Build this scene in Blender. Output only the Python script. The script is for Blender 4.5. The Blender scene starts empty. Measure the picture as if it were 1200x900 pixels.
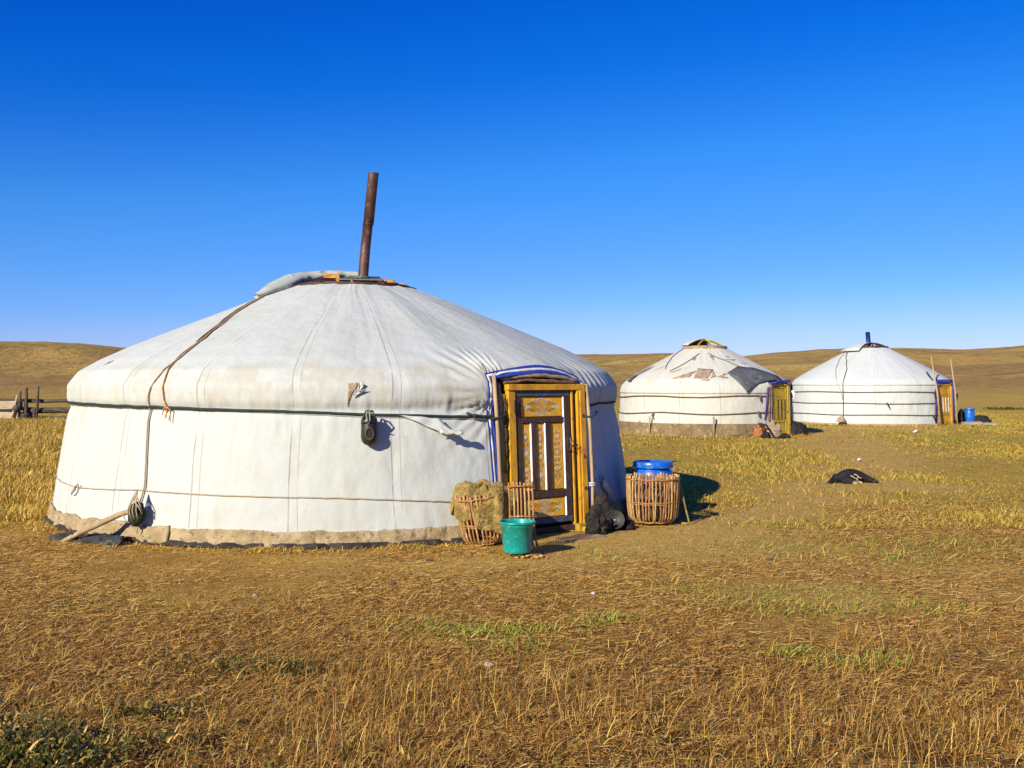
import bpy, math, random
import numpy as np
from mathutils import Matrix, Vector
rnd = random.Random(7)
rng = np.random.default_rng(11)
C = bpy.context.scene.collection
SC = bpy.context.scene
PI = math.pi

# ------------------------------------------------------------------ camera
cam = bpy.data.cameras.new('camera'); cam.lens = 35.0; cam.sensor_width = 36.0
cam.clip_start = 0.05; cam.clip_end = 12000
co = bpy.data.objects.new('camera', cam); C.objects.link(co)
co.location = (0, 0, 1.62); co.rotation_euler = (math.radians(90 - 0.1), 0, 0)
SC.camera = co
EXPO = 0.45
# ------------------------------------------------------------------ light
SUN_AZ = math.radians(-125.5)      # direction towards the sun, from +X
SUN_EL = math.radians(26)
sun = bpy.data.lights.new('sun', 'SUN'); sun.energy = 5.0; sun.angle = math.radians(0.5)
sun.color = (1.0, 0.93, 0.80)
so = bpy.data.objects.new('sun', sun); C.objects.link(so)
sd = Vector((math.cos(SUN_EL)*math.cos(SUN_AZ), math.cos(SUN_EL)*math.sin(SUN_AZ), math.sin(SUN_EL)))
so.rotation_euler = sd.to_track_quat('Z', 'Y').to_euler()
w = bpy.data.worlds.new('World'); SC.world = w; w.use_nodes = True
nt = w.node_tree; nt.nodes.clear()
sky = nt.nodes.new('ShaderNodeTexSky'); sky.sky_type = 'NISHITA'; sky.sun_disc = False
sky.sun_elevation = SUN_EL; sky.sun_rotation = math.atan2(sd.x, sd.y)
sky.air_density = 1.0; sky.dust_density = 0.1; sky.ozone_density = 3.0; sky.altitude = 900
hs = nt.nodes.new('ShaderNodeHueSaturation'); hs.inputs['Saturation'].default_value = 1.3
hs.inputs['Value'].default_value = 1.0
tint = nt.nodes.new('ShaderNodeMixRGB'); tint.blend_type = 'MULTIPLY'; tint.inputs[0].default_value = 1
tint.inputs[2].default_value = (0.9, 0.9, 1.2, 1)
bg = nt.nodes.new('ShaderNodeBackground'); bg.inputs[1].default_value = 0.10
wo = nt.nodes.new('ShaderNodeOutputWorld')
nt.links.new(sky.outputs[0], hs.inputs['Color']); nt.links.new(hs.outputs[0], tint.inputs[1])
sc1 = nt.nodes.new('ShaderNodeVectorMath'); sc1.operation = 'SCALE'; sc1.inputs['Scale'].default_value = .119*.5
crv = nt.nodes.new('ShaderNodeRGBCurve')      # grades the clear sky to the deep steppe blue
for ci, pts in enumerate(([(0, 0), (.045, .0015), (.061, .005), (.112, .045), (.15, .072), (.42, .225), (.5, .30), (.61, .39), (2., 1.4)],
                          [(0, 0), (.18, .108), (.25, .180), (.346, .298), (.43, .352), (.65, .47), (.82, .59), (.956, .68), (2., 1.3)],
                          [(0, 0), (.56, .62), (.63, .69), (.77, .82), (.91, .94), (1.0, 1.0), (2., 1.6)])):
    cv = crv.mapping.curves[ci]
    for i, (a, b) in enumerate(pts):
        if i == 0: cv.points[0].location = (0, 0)
        elif i == len(pts)-1: cv.points[len(cv.points)-1].location = (a/2, b/2)
        else: cv.points.new(a/2, b/2)
    for p_ in cv.points: p_.handle_type = 'VECTOR'
crv.mapping.extend = 'EXTRAPOLATED'; crv.mapping.update()
sc2 = nt.nodes.new('ShaderNodeVectorMath'); sc2.operation = 'SCALE'; sc2.inputs['Scale'].default_value = 2/(.10*2**EXPO)
nt.links.new(tint.outputs[0], sc1.inputs[0]); nt.links.new(sc1.outputs[0], crv.inputs['Color']); nt.links.new(crv.outputs[0], sc2.inputs[0])
nt.links.new(sc2.outputs[0], bg.inputs[0]); nt.links.new(bg.outputs[0], wo.inputs[0])
SC.view_settings.view_transform = 'Standard'; SC.view_settings.look = 'None'
SC.view_settings.exposure = EXPO; SC.view_settings.gamma = 1.0

# ------------------------------------------------------------------ noise
_T = rng.random((256, 256))
def vnoise(x, y):
    xi = np.floor(x).astype(int); yi = np.floor(y).astype(int)
    fx = x - xi; fy = y - yi
    fx = fx*fx*(3-2*fx); fy = fy*fy*(3-2*fy)
    a = _T[xi & 255, yi & 255]; b = _T[(xi+1) & 255, yi & 255]
    c = _T[xi & 255, (yi+1) & 255]; d = _T[(xi+1) & 255, (yi+1) & 255]
    return (a*(1-fx)+b*fx)*(1-fy)+(c*(1-fx)+d*fx)*fy
def fbm(x, y, o=4, s=0.0):
    x = np.asarray(x, float)+s*17.3; y = np.asarray(y, float)+s*9.1
    r = 0; a = 0.5; t = 0
    for i in range(o):
        r = r+a*vnoise(x*2**i+i*13.7, y*2**i+i*7.9); t += a; a *= .5
    return r/t
def sstep(a, b, x):
    t = np.clip((x-a)/(b-a), 0, 1); return t*t*(3-2*t)

# ------------------------------------------------------------------ materials
class N:
    def __init__(s, name):
        s.m = bpy.data.materials.new(name); s.m.use_nodes = True
        s.t = s.m.node_tree; s.t.nodes.clear()
        s.out = s.t.nodes.new('ShaderNodeOutputMaterial')
        s.b = s.t.nodes.new('ShaderNodeBsdfPrincipled'); s.b.inputs['Roughness'].default_value = .85
        s.b.inputs['Specular IOR Level'].default_value = .25
        s.t.links.new(s.b.outputs[0], s.out.inputs[0])
        s.co = s.t.nodes.new('ShaderNodeTexCoord').outputs['Object']
    def n(s, ty, **k):
        o = s.t.nodes.new(ty)
        for a, v in k.items(): setattr(o, a, v)
        return o
    def l(s, a, b): s.t.links.new(a, b)
    def val(s, x, sock):
        if isinstance(x, (int, float)): sock.default_value = x
        elif isinstance(x, tuple): sock.default_value = x if len(x) == 4 else x+(1,)
        else: s.l(x, sock)
    def map(s, sc=(1, 1, 1), loc=(0, 0, 0), rot=(0, 0, 0), src=None):
        o = s.n('ShaderNodeMapping'); s.l(src or s.co, o.inputs[0])
        o.inputs['Scale'].default_value = sc; o.inputs['Location'].default_value = loc
        o.inputs['Rotation'].default_value = rot; return o.outputs[0]
    def noise(s, scale, det=4, rough=.55, vec=None, dist=0):
        o = s.n('ShaderNodeTexNoise'); s.l(vec or s.co, o.inputs['Vector'])
        o.inputs['Scale'].default_value = scale; o.inputs['Detail'].default_value = det
        o.inputs['Roughness'].default_value = rough; o.inputs['Distortion'].default_value = dist
        return o.outputs['Fac']
    def ramp(s, x, a, b, lo=0., hi=1.):
        o = s.n('ShaderNodeMapRange'); o.interpolation_type = 'SMOOTHSTEP'
        s.l(x, o.inputs[0]); o.inputs[1].default_value = a; o.inputs[2].default_value = b
        o.inputs[3].default_value = lo; o.inputs[4].default_value = hi; return o.outputs[0]
    def mix(s, f, a, b, mode='MIX'):
        o = s.n('ShaderNodeMixRGB', blend_type=mode)
        s.val(f, o.inputs[0]); s.val(a, o.inputs[1]); s.val(b, o.inputs[2]); return o.outputs[0]
    def math(s, op, a, b=0., c=0.):
        o = s.n('ShaderNodeMath', operation=op)
        s.val(a, o.inputs[0]); s.val(b, o.inputs[1]); s.val(c, o.inputs[2]); return o.outputs[0]
    def bump(s, h, strength=.5, dist=.01):
        o = s.n('ShaderNodeBump'); s.l(h, o.inputs['Height'])
        o.inputs['Strength'].default_value = strength; o.inputs['Distance'].default_value = dist
        s.l(o.outputs[0], s.b.inputs['Normal'])
    def sep(s):
        o = s.n('ShaderNodeSeparateXYZ'); s.l(s.co, o.inputs[0]); return o.outputs
    def col(s, c): s.val(c, s.b.inputs['Base Color'])
    def rough(s, r): s.val(r, s.b.inputs['Roughness'])

def simple(name, a, b=None, c=None, scale=8, stretch=(1, 1, 1), rough=.8, bump=.3, bd=.005, metal=0, fine=60, spec=.25):
    m = N(name)
    b = b or tuple(x*.6 for x in a)
    v = m.map(stretch)
    col = m.mix(m.ramp(m.noise(scale, 5, .6, v), .35, .65), a, b)
    if c: col = m.mix(m.ramp(m.noise(scale*2.7, 4, .6, m.map(stretch, (3, 5, 1))), .55, .7), col, c)
    m.col(col); m.rough(rough); m.b.inputs['Metallic'].default_value = metal
    m.b.inputs['Specular IOR Level'].default_value = spec
    if bump: m.bump(m.noise(fine, 4, .6, v), bump, bd)
    return m.m

def canvas_mat(name, base=(.50, .51, .455), stain=(.42, .37, .26), dirt=(.25, .21, .155), amt=1., nseam=22, band=None):
    m = N(name); x, y, z = m.sep()
    ang = m.math('ARCTAN2', y, x)
    wide = m.noise(1.1, 5, .6)
    col = m.mix(m.ramp(wide, .42, .70, 0, .55*amt), base, tuple(.90*v for v in base[:2])+(base[2]*.80,))
    # vertical water streaks
    st = m.noise(9, 5, .65, m.map((1, 1, .12)))
    col = m.mix(m.ramp(st, .52, .74, 0, .30*amt), col, stain)
    col = m.mix(m.ramp(m.noise(2.3, 6, .7, m.map((1, 1, 1.8), (7, 2, 3))), .56, .74, 0, .38*amt), col, stain)
    col = m.mix(m.ramp(m.noise(16, 4, .7, m.map((1, 1, 1), (1, 9, 4))), .64, .74, 0, .35*amt), col, dirt)
    # grime just under the eave and dusty splash along the bottom
    g = m.math('MULTIPLY', m.ramp(z, .55, .12, 0, 1), m.ramp(m.noise(5, 4), .35, .7))
    col = m.mix(m.math('MULTIPLY', g, .22*amt), col, stain)
    if band:
        b1 = m.math('MULTIPLY', m.ramp(z, band[0], band[0]+.1), m.ramp(z, band[1]+.12, band[1]))
        b1 = m.math('MULTIPLY', b1, m.ramp(m.noise(3.2, 5, .7, m.map((1, 1, .6))), .40, .62))
        b1 = m.math('MULTIPLY', b1, m.ramp(y, -1.2, -3.2))
        col = m.mix(m.math('MULTIPLY', b1, .55), col, stain)
    # stitched seams between the cloth widths, in pairs
    sm = m.math('MULTIPLY', ang, nseam/(2*PI))
    fr = m.math('FRACT', m.math('ADD', sm, m.math('MULTIPLY', m.noise(.8, 1), .10)))
    s1 = m.math('COMPARE', fr, .50, .006); s2 = m.math('COMPARE', fr, .585, .004)
    seam = m.math('MAXIMUM', s1, m.math('MULTIPLY', s2, .7))
    seam = m.math('MULTIPLY', seam, m.ramp(m.noise(3, 3), .30, .55))
    col = m.mix(m.math('MULTIPLY', seam, .75), col, dirt)
    lap = m.ramp(fr, .5, .585)
    m.col(col); m.rough(.92); m.b.inputs['Specular IOR Level'].default_value = .1
    h = m.math('ADD', m.math('MULTIPLY', m.noise(4.5, 4, .5, m.map((1, 1, .5))), 1.0), m.math('MULTIPLY', m.noise(160, 2, .5), .05))
    h = m.math('ADD', h, m.math('MULTIPLY', m.noise(26, 3, .6, m.map((1, 1, 3))), .12))
    h = m.math('SUBTRACT', h, m.math('MULTIPLY', seam, .12))
    m.bump(h, .55, .03)
    return m.m

M = {}
M['canvas'] = canvas_mat('weathered_canvas', amt=.85, band=(1.30, 1.75))
M['canvas_old'] = canvas_mat('patched_canvas', (.54, .525, .44), (.42, .36, .25), (.26, .21, .14), 1.1, 14)
M['canvas_clean'] = canvas_mat('clean_canvas', (.53, .545, .50), (.44, .42, .37), (.33, .31, .28), .7, 12)
M['felt'] = simple('brown_felt', (.42, .30, .19), (.28, .19, .11), (.15, .10, .06), 6, rough=1, bump=.8, bd=.01, fine=70)
M['brownfelt'] = simple('dark_brown_felt', (.20, .14, .08), (.12, .08, .045), (.30, .22, .13), 9, rough=1, bump=.9, bd=.01)
M['skirt'] = simple('earthy_felt', (.42, .32, .18), (.31, .22, .105), (.17, .12, .055), 5, (1, 1, 1.5), rough=1, bump=.9, bd=.012, fine=40)
M['earth'] = simple('banked_earth', (.25, .175, .085), (.17, .115, .055), (.38, .29, .11), 3, rough=1, bump=1, bd=.03, fine=20)
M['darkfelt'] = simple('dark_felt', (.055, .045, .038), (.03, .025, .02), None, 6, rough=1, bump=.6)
M['greycloth'] = simple('dirty_grey_cloth', (.055, .055, .058), (.03, .03, .03), (.14, .11, .07), 7, rough=1, bump=1, bd=.02, fine=26)
M['greyfelt'] = simple('charcoal_tarp', (.10, .105, .11), (.07, .07, .075), (.16, .15, .14), 2.5, rough=.7, bump=.5)
M['strap'] = simple('green_black_webbing', (.018, .035, .030), (.030, .045, .04), None, 30, rough=.8)
M['rope'] = simple('hemp_rope', (.46, .36, .22), (.30, .23, .13), None, 60, rough=.95, bump=.6, fine=200)
M['brownrope'] = simple('brown_rope', (.16, .11, .07), (.10, .07, .045), None, 60, rough=.95)
M['orangerope'] = simple('orange_rope', (.62, .27, .05), (.35, .16, .05), None, 60, rough=.9)
M['blue'] = simple('blue_trim_cloth', (.030, .06, .36), (.02, .04, .24), None, 14, rough=.8, bump=.2)
M['white'] = simple('white_trim_cloth', (.72, .72, .70), (.55, .54, .52), None, 14, rough=.85, bump=.2)
M['purple'] = simple('purple_trim_cloth', (.13, .07, .30), (.09, .05, .18), None, 8, rough=.85)
M['yellow'] = simple('ochre_paint', (.68, .35, .015), (.50, .23, .012), (.22, .10, .025), 9, (1, 1, .3), rough=.45, bump=.25, bd=.002, spec=.4)
M['panel'] = simple('ochre_panel_paint', (.80, .40, .012), (.70, .33, .012), (.52, .25, .03), 10, (1, 1, .5), rough=.5, bump=.2, bd=.002, spec=.35)
M['oldyellow'] = simple('faded_ochre_paint', (.50, .34, .03), (.36, .24, .03), (.24, .14, .04), 8, (1, 1, .4), rough=.6, bump=.3)
M['brownpaint'] = simple('dark_brown_paint', (.075, .042, .030), (.055, .03, .022), (.13, .08, .055), 12, (1, 1, .25), rough=.5, bump=.4, bd=.002)
M['slatepaint'] = simple('worn_blue_black_paint', (.05, .07, .085), (.09, .11, .12), (.04, .04, .04), 14, rough=.5, bump=.3, bd=.002)
M['orangepaint'] = simple('orange_paint', (.62, .27, .02), (.40, .16, .02), (.22, .10, .03), 10, rough=.45, bump=.2)
M['whitepaint_litedge'] = simple('white_paint_and_lit_bevel', (.78, .78, .76), (.55, .52, .48), None, 30, (1, 1, .3), rough=.5, bump=.1)  # white of the scrolls, also the painted-in sunlight on door bevels
M['wood'] = simple('weathered_wood', (.42, .29, .17), (.30, .20, .11), (.18, .12, .07), 9, (1, 1, .12), rough=.85, bump=.6, bd=.004)
M['palewood'] = simple('bare_pole_wood', (.44, .32, .17), (.33, .23, .115), (.17, .115, .06), 14, (1, 1, .15), rough=.8, bump=.5, bd=.003)
M['greywood'] = simple('grey_log_wood', (.10, .078, .058), (.055, .043, .033), (.16, .13, .10), 5, (.2, 1, 1), rough=.95, bump=.9, bd=.01)
M['cutwood'] = simple('cut_timber', (.52, .42, .28), (.40, .31, .19), (.24, .18, .11), 4, (.3, 1, 1), rough=.9, bump=.6)
M['wicker'] = simple('willow_sticks', (.50, .295, .10), (.34, .175, .05), (.66, .48, .27), 22, (1, 1, .25), rough=.6, bump=.5, bd=.002, spec=.4)
M['wickerdark'] = simple('reddish_willow', (.38, .18, .05), (.24, .105, .032), (.58, .40, .2), 22, (1, 1, .25), rough=.6, bump=.5, bd=.002, spec=.4)
M['rust'] = simple('rusty_iron', (.14, .065, .045), (.075, .038, .03), (.26, .15, .11), 7, (1, 1, .6), rough=.55, bump=.5, bd=.003, metal=.35, fine=40, spec=.5)
M['tin'] = simple('dull_sheet_metal', (.20, .20, .17), (.13, .13, .11), (.10, .06, .04), 9, rough=.5, metal=.5, bump=.2)
M['flap'] = simple('grey_green_flap_cloth', (.44, .46, .39), (.36, .38, .31), (.22, .23, .17), 3.5, rough=.95, bump=.5, bd=.01, fine=24)
M['barrel'] = simple('blue_barrel_plastic', (.006, .13, .56), (.005, .095, .42), (.12, .20, .36), 9, rough=.32, bump=.12, bd=.002, spec=.5)
M['bluepipe'] = simple('blue_painted_pipe', (.010, .022, .12), (.008, .012, .06), None, 12, rough=.4)
M['bucket'] = simple('turquoise_plastic', (.002, .30, .24), (.004, .24, .195), (.12, .34, .26), 12, rough=.32, bump=.08, bd=.002, spec=.5)
M['hide'] = simple('olive_brown_hide', (.38, .265, .075), (.20, .13, .035), (.055, .04, .018), 10, rough=1, bump=1., bd=.03, fine=30)
M['black'] = simple('black_hide', (.014, .012, .011), (.028, .024, .022), None, 8, rough=.9, bump=.5)
M['bundle'] = simple('black_brown_hide', (.016, .013, .011), (.045, .033, .022), (.01, .008, .007), 7, rough=.85, bump=1, bd=.02, fine=24)
M['pot'] = simple('sooty_pan', (.05, .045, .035), (.025, .022, .02), (.12, .10, .08), 18, rough=.55, metal=.3)
M['boot'] = simple('dark_leather', (.022, .028, .018), (.012, .013, .012), (.05, .05, .035), 14, rough=.42, bump=.4, spec=.5)
M['bootin'] = simple('brown_leather_lining', (.12, .06, .035), (.06, .03, .02), None, 14, rough=.8)
M['stonewrap'] = simple('dark_green_wrapping', (.035, .04, .018), (.014, .014, .010), (.10, .10, .04), 16, rough=.9, bump=1, bd=.01, fine=40)
M['saddlecloth'] = simple('rust_orange_cloth', (.30, .075, .02), (.38, .17, .07), (.06, .02, .02), 14, rough=.95, bump=.7)
M['stone'] = simple('pale_stone', (.46, .42, .34), (.34, .30, .24), None, 12, rough=.9, bump=.7)
M['dung'] = simple('dry_dung', (.13, .085, .045), (.08, .05, .03), None, 14, rough=1, bump=1)
M['green'] = simple('moss_green_paint', (.10, .20, .02), None, None, 20, rough=.6, bump=0)
M['bluegrey'] = simple('blue_grey_paint', (.26, .34, .42), None, None, 20, rough=.6, bump=0)
M['redp'] = simple('rust_paint', (.46, .17, .05), None, None, 20, rough=.6, bump=0)
M['paper'] = simple('white_scrap', (.80, .79, .76), (.6, .58, .55), None, 8, rough=.7, bump=.2)

def blade_mat():
    m = N('dry_grass_blades')
    a = m.n('ShaderNodeVertexColor'); a.layer_name = 'col'
    m.col(a.outputs[0]); m.rough(.6)
    tr = m.n('ShaderNodeBsdfTranslucent'); m.l(a.outputs[0], tr.inputs[0])
    mx = m.n('ShaderNodeMixShader'); mx.inputs[0].default_value = .22
    m.l(m.b.outputs[0], mx.inputs[1]); m.l(tr.outputs[0], mx.inputs[2]); m.l(mx.outputs[0], m.out.inputs[0])
    return m.m
M['blade'] = blade_mat()

def ground_mat():
    m = N('steppe_ground'); x, y, z = m.sep()
    big = m.noise(.22, 5, .6); mid = m.noise(1.3, 6, .65, m.map((1, .7, 1)))
    soil = m.mix(m.ramp(mid, .35, .65), (0.493, 0.284, 0.060), (0.337, 0.176, 0.038))
    soil = m.mix(m.ramp(m.noise(24, 5, .7), .50, .70, 0, .7), soil, (0.584, 0.352, 0.083))
    soil = m.mix(m.ramp(m.noise(60, 3, .7, m.map((.35, 1, 1), rot=(0, 0, .5))), .55, .66, 0, .55), soil, (0.651, 0.421, 0.119))
    soil = m.mix(m.ramp(m.noise(38, 4, .7, m.map((1, .4, 1), (4, 4, 0), (0, 0, 1.))), .58, .68, 0, .7), soil, (0.085, 0.041, 0.011))
    # meadow colours
    grass = m.mix(m.ramp(m.noise(.5, 6, .7), .36, .62), (0.512, 0.312, 0.051), (0.401, 0.266, 0.040))
    grass = m.mix(m.ramp(m.noise(3.5, 6, .75), .48, .66, 0, .7), grass, (0.222, 0.138, 0.026))
    far = m.ramp(y, 10.5, 15)
    col = m.mix(m.math('MULTIPLY', far, m.ramp(big, .30, .52, .45, 1)), soil, grass)
    gf = m.ramp(m.noise(16, 7, .85), .50, .60, 0, .7)
    col = m.mix(m.math('MULTIPLY', gf, far), col, (.15, .10, .028))
    gf2 = m.ramp(m.noise(11, 7, .85, m.map((1, .6, 1), (5, 2, 1))), .52, .62, 0, .6)
    col = m.mix(m.math('MULTIPLY', gf2, far), col, (.62, .48, .12))
    at = m.n('ShaderNodeAttribute'); at.attribute_name = 'worn'
    dust = m.mix(m.ramp(m.noise(7, 6, .7), .35, .65), (0.594, 0.375, 0.094), (0.475, 0.286, 0.066))
    dust = m.mix(m.ramp(m.noise(38, 6, .8), .52, .62, 0, .75), dust, (0.238, 0.134, 0.039))
    dust = m.mix(m.ramp(m.noise(70, 3, .7, m.map((.6, 1, 1), (3, 3, 3))), .56, .64, 0, .7), dust, (0.808, 0.582, 0.243))
    col = m.mix(at.outputs['Fac'], col, dust)
    # far slopes
    hv = m.map((.010, .004, 0)); hv2 = m.map((.035, .012, 0), (5, 3, 0))
    hill = m.mix(m.ramp(m.noise(1.6, 9, .74, hv), .42, .58), (0.484, 0.298, 0.079), (0.363, 0.213, 0.066))
    hill = m.mix(m.ramp(m.noise(1.8, 10, .82, hv2), .50, .60, 0, .8), hill, (0.242, 0.163, 0.042))
    hill = m.mix(m.ramp(m.noise(.9, 7, .7, m.map((.006, .02, 0), (9, 1, 0), (0, 0, .25))), .55, .66, 0, .85), hill, (0.604, 0.426, 0.111))
    hill = m.mix(m.ramp(m.noise(1.5, 8, .85, m.map((.25, .06, 0), (2, 8, 0))), .53, .60, 0, .75), hill, (0.181, 0.145, 0.032))
    hill = m.mix(m.ramp(m.noise(1.2, 6, .85, m.map((1., .35, 0), (2, 8, 0))), .54, .62, 0, .55), hill, (0.582, 0.466, 0.185))
    hill = m.mix(m.ramp(m.noise(1.1, 6, .85, m.map((.8, .25, 0), (22, 8, 0))), .54, .61, 0, .75), hill, (0.135, 0.100, 0.037))
    hill = m.mix(m.ramp(m.noise(.5, 6, .8, m.map((.02, .05, 0), (2, 18, 0), (0, 0, -.4))), .53, .57, 0, .5), hill, (0.270, 0.164, 0.068))
    d = m.math('SQRT', m.math('ADD', m.math('MULTIPLY', x, x), m.math('MULTIPLY', y, y)))
    col = m.mix(m.ramp(d, 55, 150), col, hill)
    hum_shade = m.math('MULTIPLY', m.ramp(m.math('ADD', y, m.math('MULTIPLY', m.noise(1.1, 4), 3.)), 8.3, 6.6), m.ramp(m.noise(3.2, 6, .75), .40, .54))  # dark humus, plus shade in the gaps between near stalks painted in
    col = m.mix(m.math('MULTIPLY', hum_shade, .95), col, (.085, .050, .016))
    m.col(col); m.rough(.98); m.b.inputs['Specular IOR Level'].default_value = .05
    h = m.math('ADD', m.math('MULTIPLY', m.noise(9, 6, .75), 1.0), m.math('MULTIPLY', m.noise(55, 6, .8), .7))
    hb = m.math('ADD', m.math('MULTIPLY', h, m.ramp(d, 60, 30)), m.math('MULTIPLY', m.math('MULTIPLY', m.noise(1, 8, .78, m.map((.12, .07, .1))), 60.), m.ramp(d, 60, 160)))
    m.bump(hb, .8, .035)
    return m.m
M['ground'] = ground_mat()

# ------------------------------------------------------------------ mesh helpers
class MB:
    def __init__(s): s.v = []; s.f = []; s.mi = []
    def add(s, vs, fs, mi=0):
        b = len(s.v); s.v += [tuple(v) for v in vs]
        s.f += [tuple(b+i for i in f) for f in fs]; s.mi += [mi]*len(fs)
    def box(s, lo, hi, mi=0, jit=0):
        x0, y0, z0 = lo; x1, y1, z1 = hi
        vs = [(x, y, z) for z in (z0, z1) for y in (y0, y1) for x in (x0, x1)]
        if jit: vs = [tuple(c+rnd.uniform(-jit, jit) for c in v) for v in vs]
        s.add(vs, [(0, 2, 3, 1), (4, 5, 7, 6), (0, 1, 5, 4), (2, 6, 7, 3), (0, 4, 6, 2), (1, 3, 7, 5)], mi)
    def bar(s, lo, hi, bev=.004, mi=0):
        # box with a bevelled front (towards -y)
        x0, y0, z0 = lo; x1, y1, z1 = hi; b = bev
        vs = [(x0, y1, z0), (x1, y1, z0), (x1, y1, z1), (x0, y1, z1), (x0, y0+b, z0), (x1, y0+b, z0), (x1, y0+b, z1), (x0, y0+b, z1),
              (x0+b, y0, z0+b), (x1-b, y0, z0+b), (x1-b, y0, z1-b), (x0+b, y0, z1-b)]
        s.add(vs, [(0, 4, 5, 1)[::-1], (1, 5, 6, 2)[::-1], (2, 6, 7, 3)[::-1], (3, 7, 4, 0)[::-1], (4, 8, 9, 5)[::-1], (5, 9, 10, 6)[::-1], (6, 10, 11, 7)[::-1], (7, 11, 8, 4)[::-1], (8, 11, 10, 9)[::-1], (0, 1, 2, 3)[::-1]], mi)
    def tube(s, pts, rad, n=8, mi=0, cap=True, flat=None, closed=False, fv=1.):
        P = [Vector(p) for p in pts]; k = len(P)
        R = rad if isinstance(rad, (list, tuple)) else [rad]*k
        vs = []; up = None
        for i in range(k):
            a = P[(i+1) % k] if (closed or i < k-1) else P[i]; b = P[i-1] if (closed or i > 0) else P[i]
            t = (a-b).normalized()
            if up is None:
                up = Vector((0, 0, 1)) if abs(t.z) < .9 else Vector((1, 0, 0))
            u = (up-t*up.dot(t)).normalized(); v = t.cross(u); up = u
            for j in range(n):
                an = 2*PI*j/n; c = math.cos(an); q = math.sin(an)
                if flat: c *= flat
                vs.append(P[i]+u*R[i]*c+v*R[i]*q*fv)
        fs = []
        for i in range(k if closed else k-1):
            for j in range(n):
                a = i*n+j; b = i*n+(j+1) % n; c = ((i+1) % k)*n+(j+1) % n; d = ((i+1) % k)*n+j
                fs.append((a, b, c, d))
        if cap and not closed: fs.append(tuple(range(n))[::-1]); fs.append(tuple((k-1)*n+j for j in range(n)))
        s.add(vs, fs, mi)
    def lathe(s, prof, n=32, c=(0, 0, 0), mi=0, cap=False, jit=None):
        vs = []
        for (r, z) in prof:
            for j in range(n):
                a = 2*PI*j/n; rr = r*(1+(jit(a, z) if jit else 0))
                vs.append((c[0]+rr*math.cos(a), c[1]+rr*math.sin(a), c[2]+z))
        fs = []
        for i in range(len(prof)-1):
            for j in range(n): fs.append((i*n+j, i*n+(j+1) % n, (i+1)*n+(j+1) % n, (i+1)*n+j))
        if cap: fs.append(tuple(range(n))[::-1]); fs.append(tuple((len(prof)-1)*n+j for j in range(n)))
        s.add(vs, fs, mi)
    def grid(s, rows, mi=0, closed=False):
        h = len(rows); k = len(rows[0]); vs = [p for r in rows for p in r]
        s.add(vs, [(i*k+j, i*k+(j+1) % k, (i+1)*k+(j+1) % k, (i+1)*k+j) for i in range(h-1) for j in range(k if closed else k-1)], mi)
    def ball(s, c, r, n=12, m=8, mi=0, amp=0, fr=3, seed=0):
        vs = []; fs = []
        for i in range(m+1):
            p = PI*i/m
            for j in range(n):
                t = 2*PI*j/n
                d = np.array((math.sin(p)*math.cos(t), math.sin(p)*math.sin(t), math.cos(p)))
                q = 1
                if amp: q = 1+amp*(float(fbm(d[0]*fr+5+seed, d[1]*fr+d[2]*fr*1.3+5, 3))-.5)*2
                vs.append((c[0]+d[0]*r[0]*q, c[1]+d[1]*r[1]*q, c[2]+d[2]*r[2]*q))
        for i in range(m):
            for j in range(n): fs.append((i*n+j, (i+1)*n+j, (i+1)*n+(j+1) % n, i*n+(j+1) % n))
        s.add(vs, fs, mi)
    def build(s, name, mats, parent=None, T=None, smooth=False, solid=0, sub=0):
        me = bpy.data.meshes.new(name)
        vs = [T @ Vector(v) for v in s.v] if T is not None else s.v
        me.from_pydata([tuple(v) for v in vs], [], s.f)
        for m in (mats if isinstance(mats, (list, tuple)) else [mats]): me.materials.append(M[m] if isinstance(m, str) else m)
        if any(s.mi): me.polygons.foreach_set('material_index', s.mi)
        if smooth: me.polygons.foreach_set('use_smooth', [True]*len(s.f))
        me.validate(); me.update()
        o = bpy.data.objects.new(name, me); C.objects.link(o)
        if parent: o.parent = parent
        if solid:
            q = o.modifiers.new('solid', 'SOLIDIFY'); q.thickness = solid; q.offset = 0
        if sub:
            q = o.modifiers.new('sub', 'SUBSURF'); q.levels = sub; q.render_levels = sub
        return o

def tag(o, label=None, cat=None, group=None, kind=None):
    if label: o['label'] = label
    if cat: o['category'] = cat
    if group: o['group'] = group
    if kind: o['kind'] = kind
    return o
def thing(name, loc, label, cat, group=None):
    o = bpy.data.objects.new(name, None); C.objects.link(o); o.location = loc; o.empty_display_size = .2
    return tag(o, label, cat, group)
def copy_tree(o, parent=None):
    c = o.copy(); C.objects.link(c); c.parent = parent
    for ch in list(o.children): copy_tree(ch, c)
    return c

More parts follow.
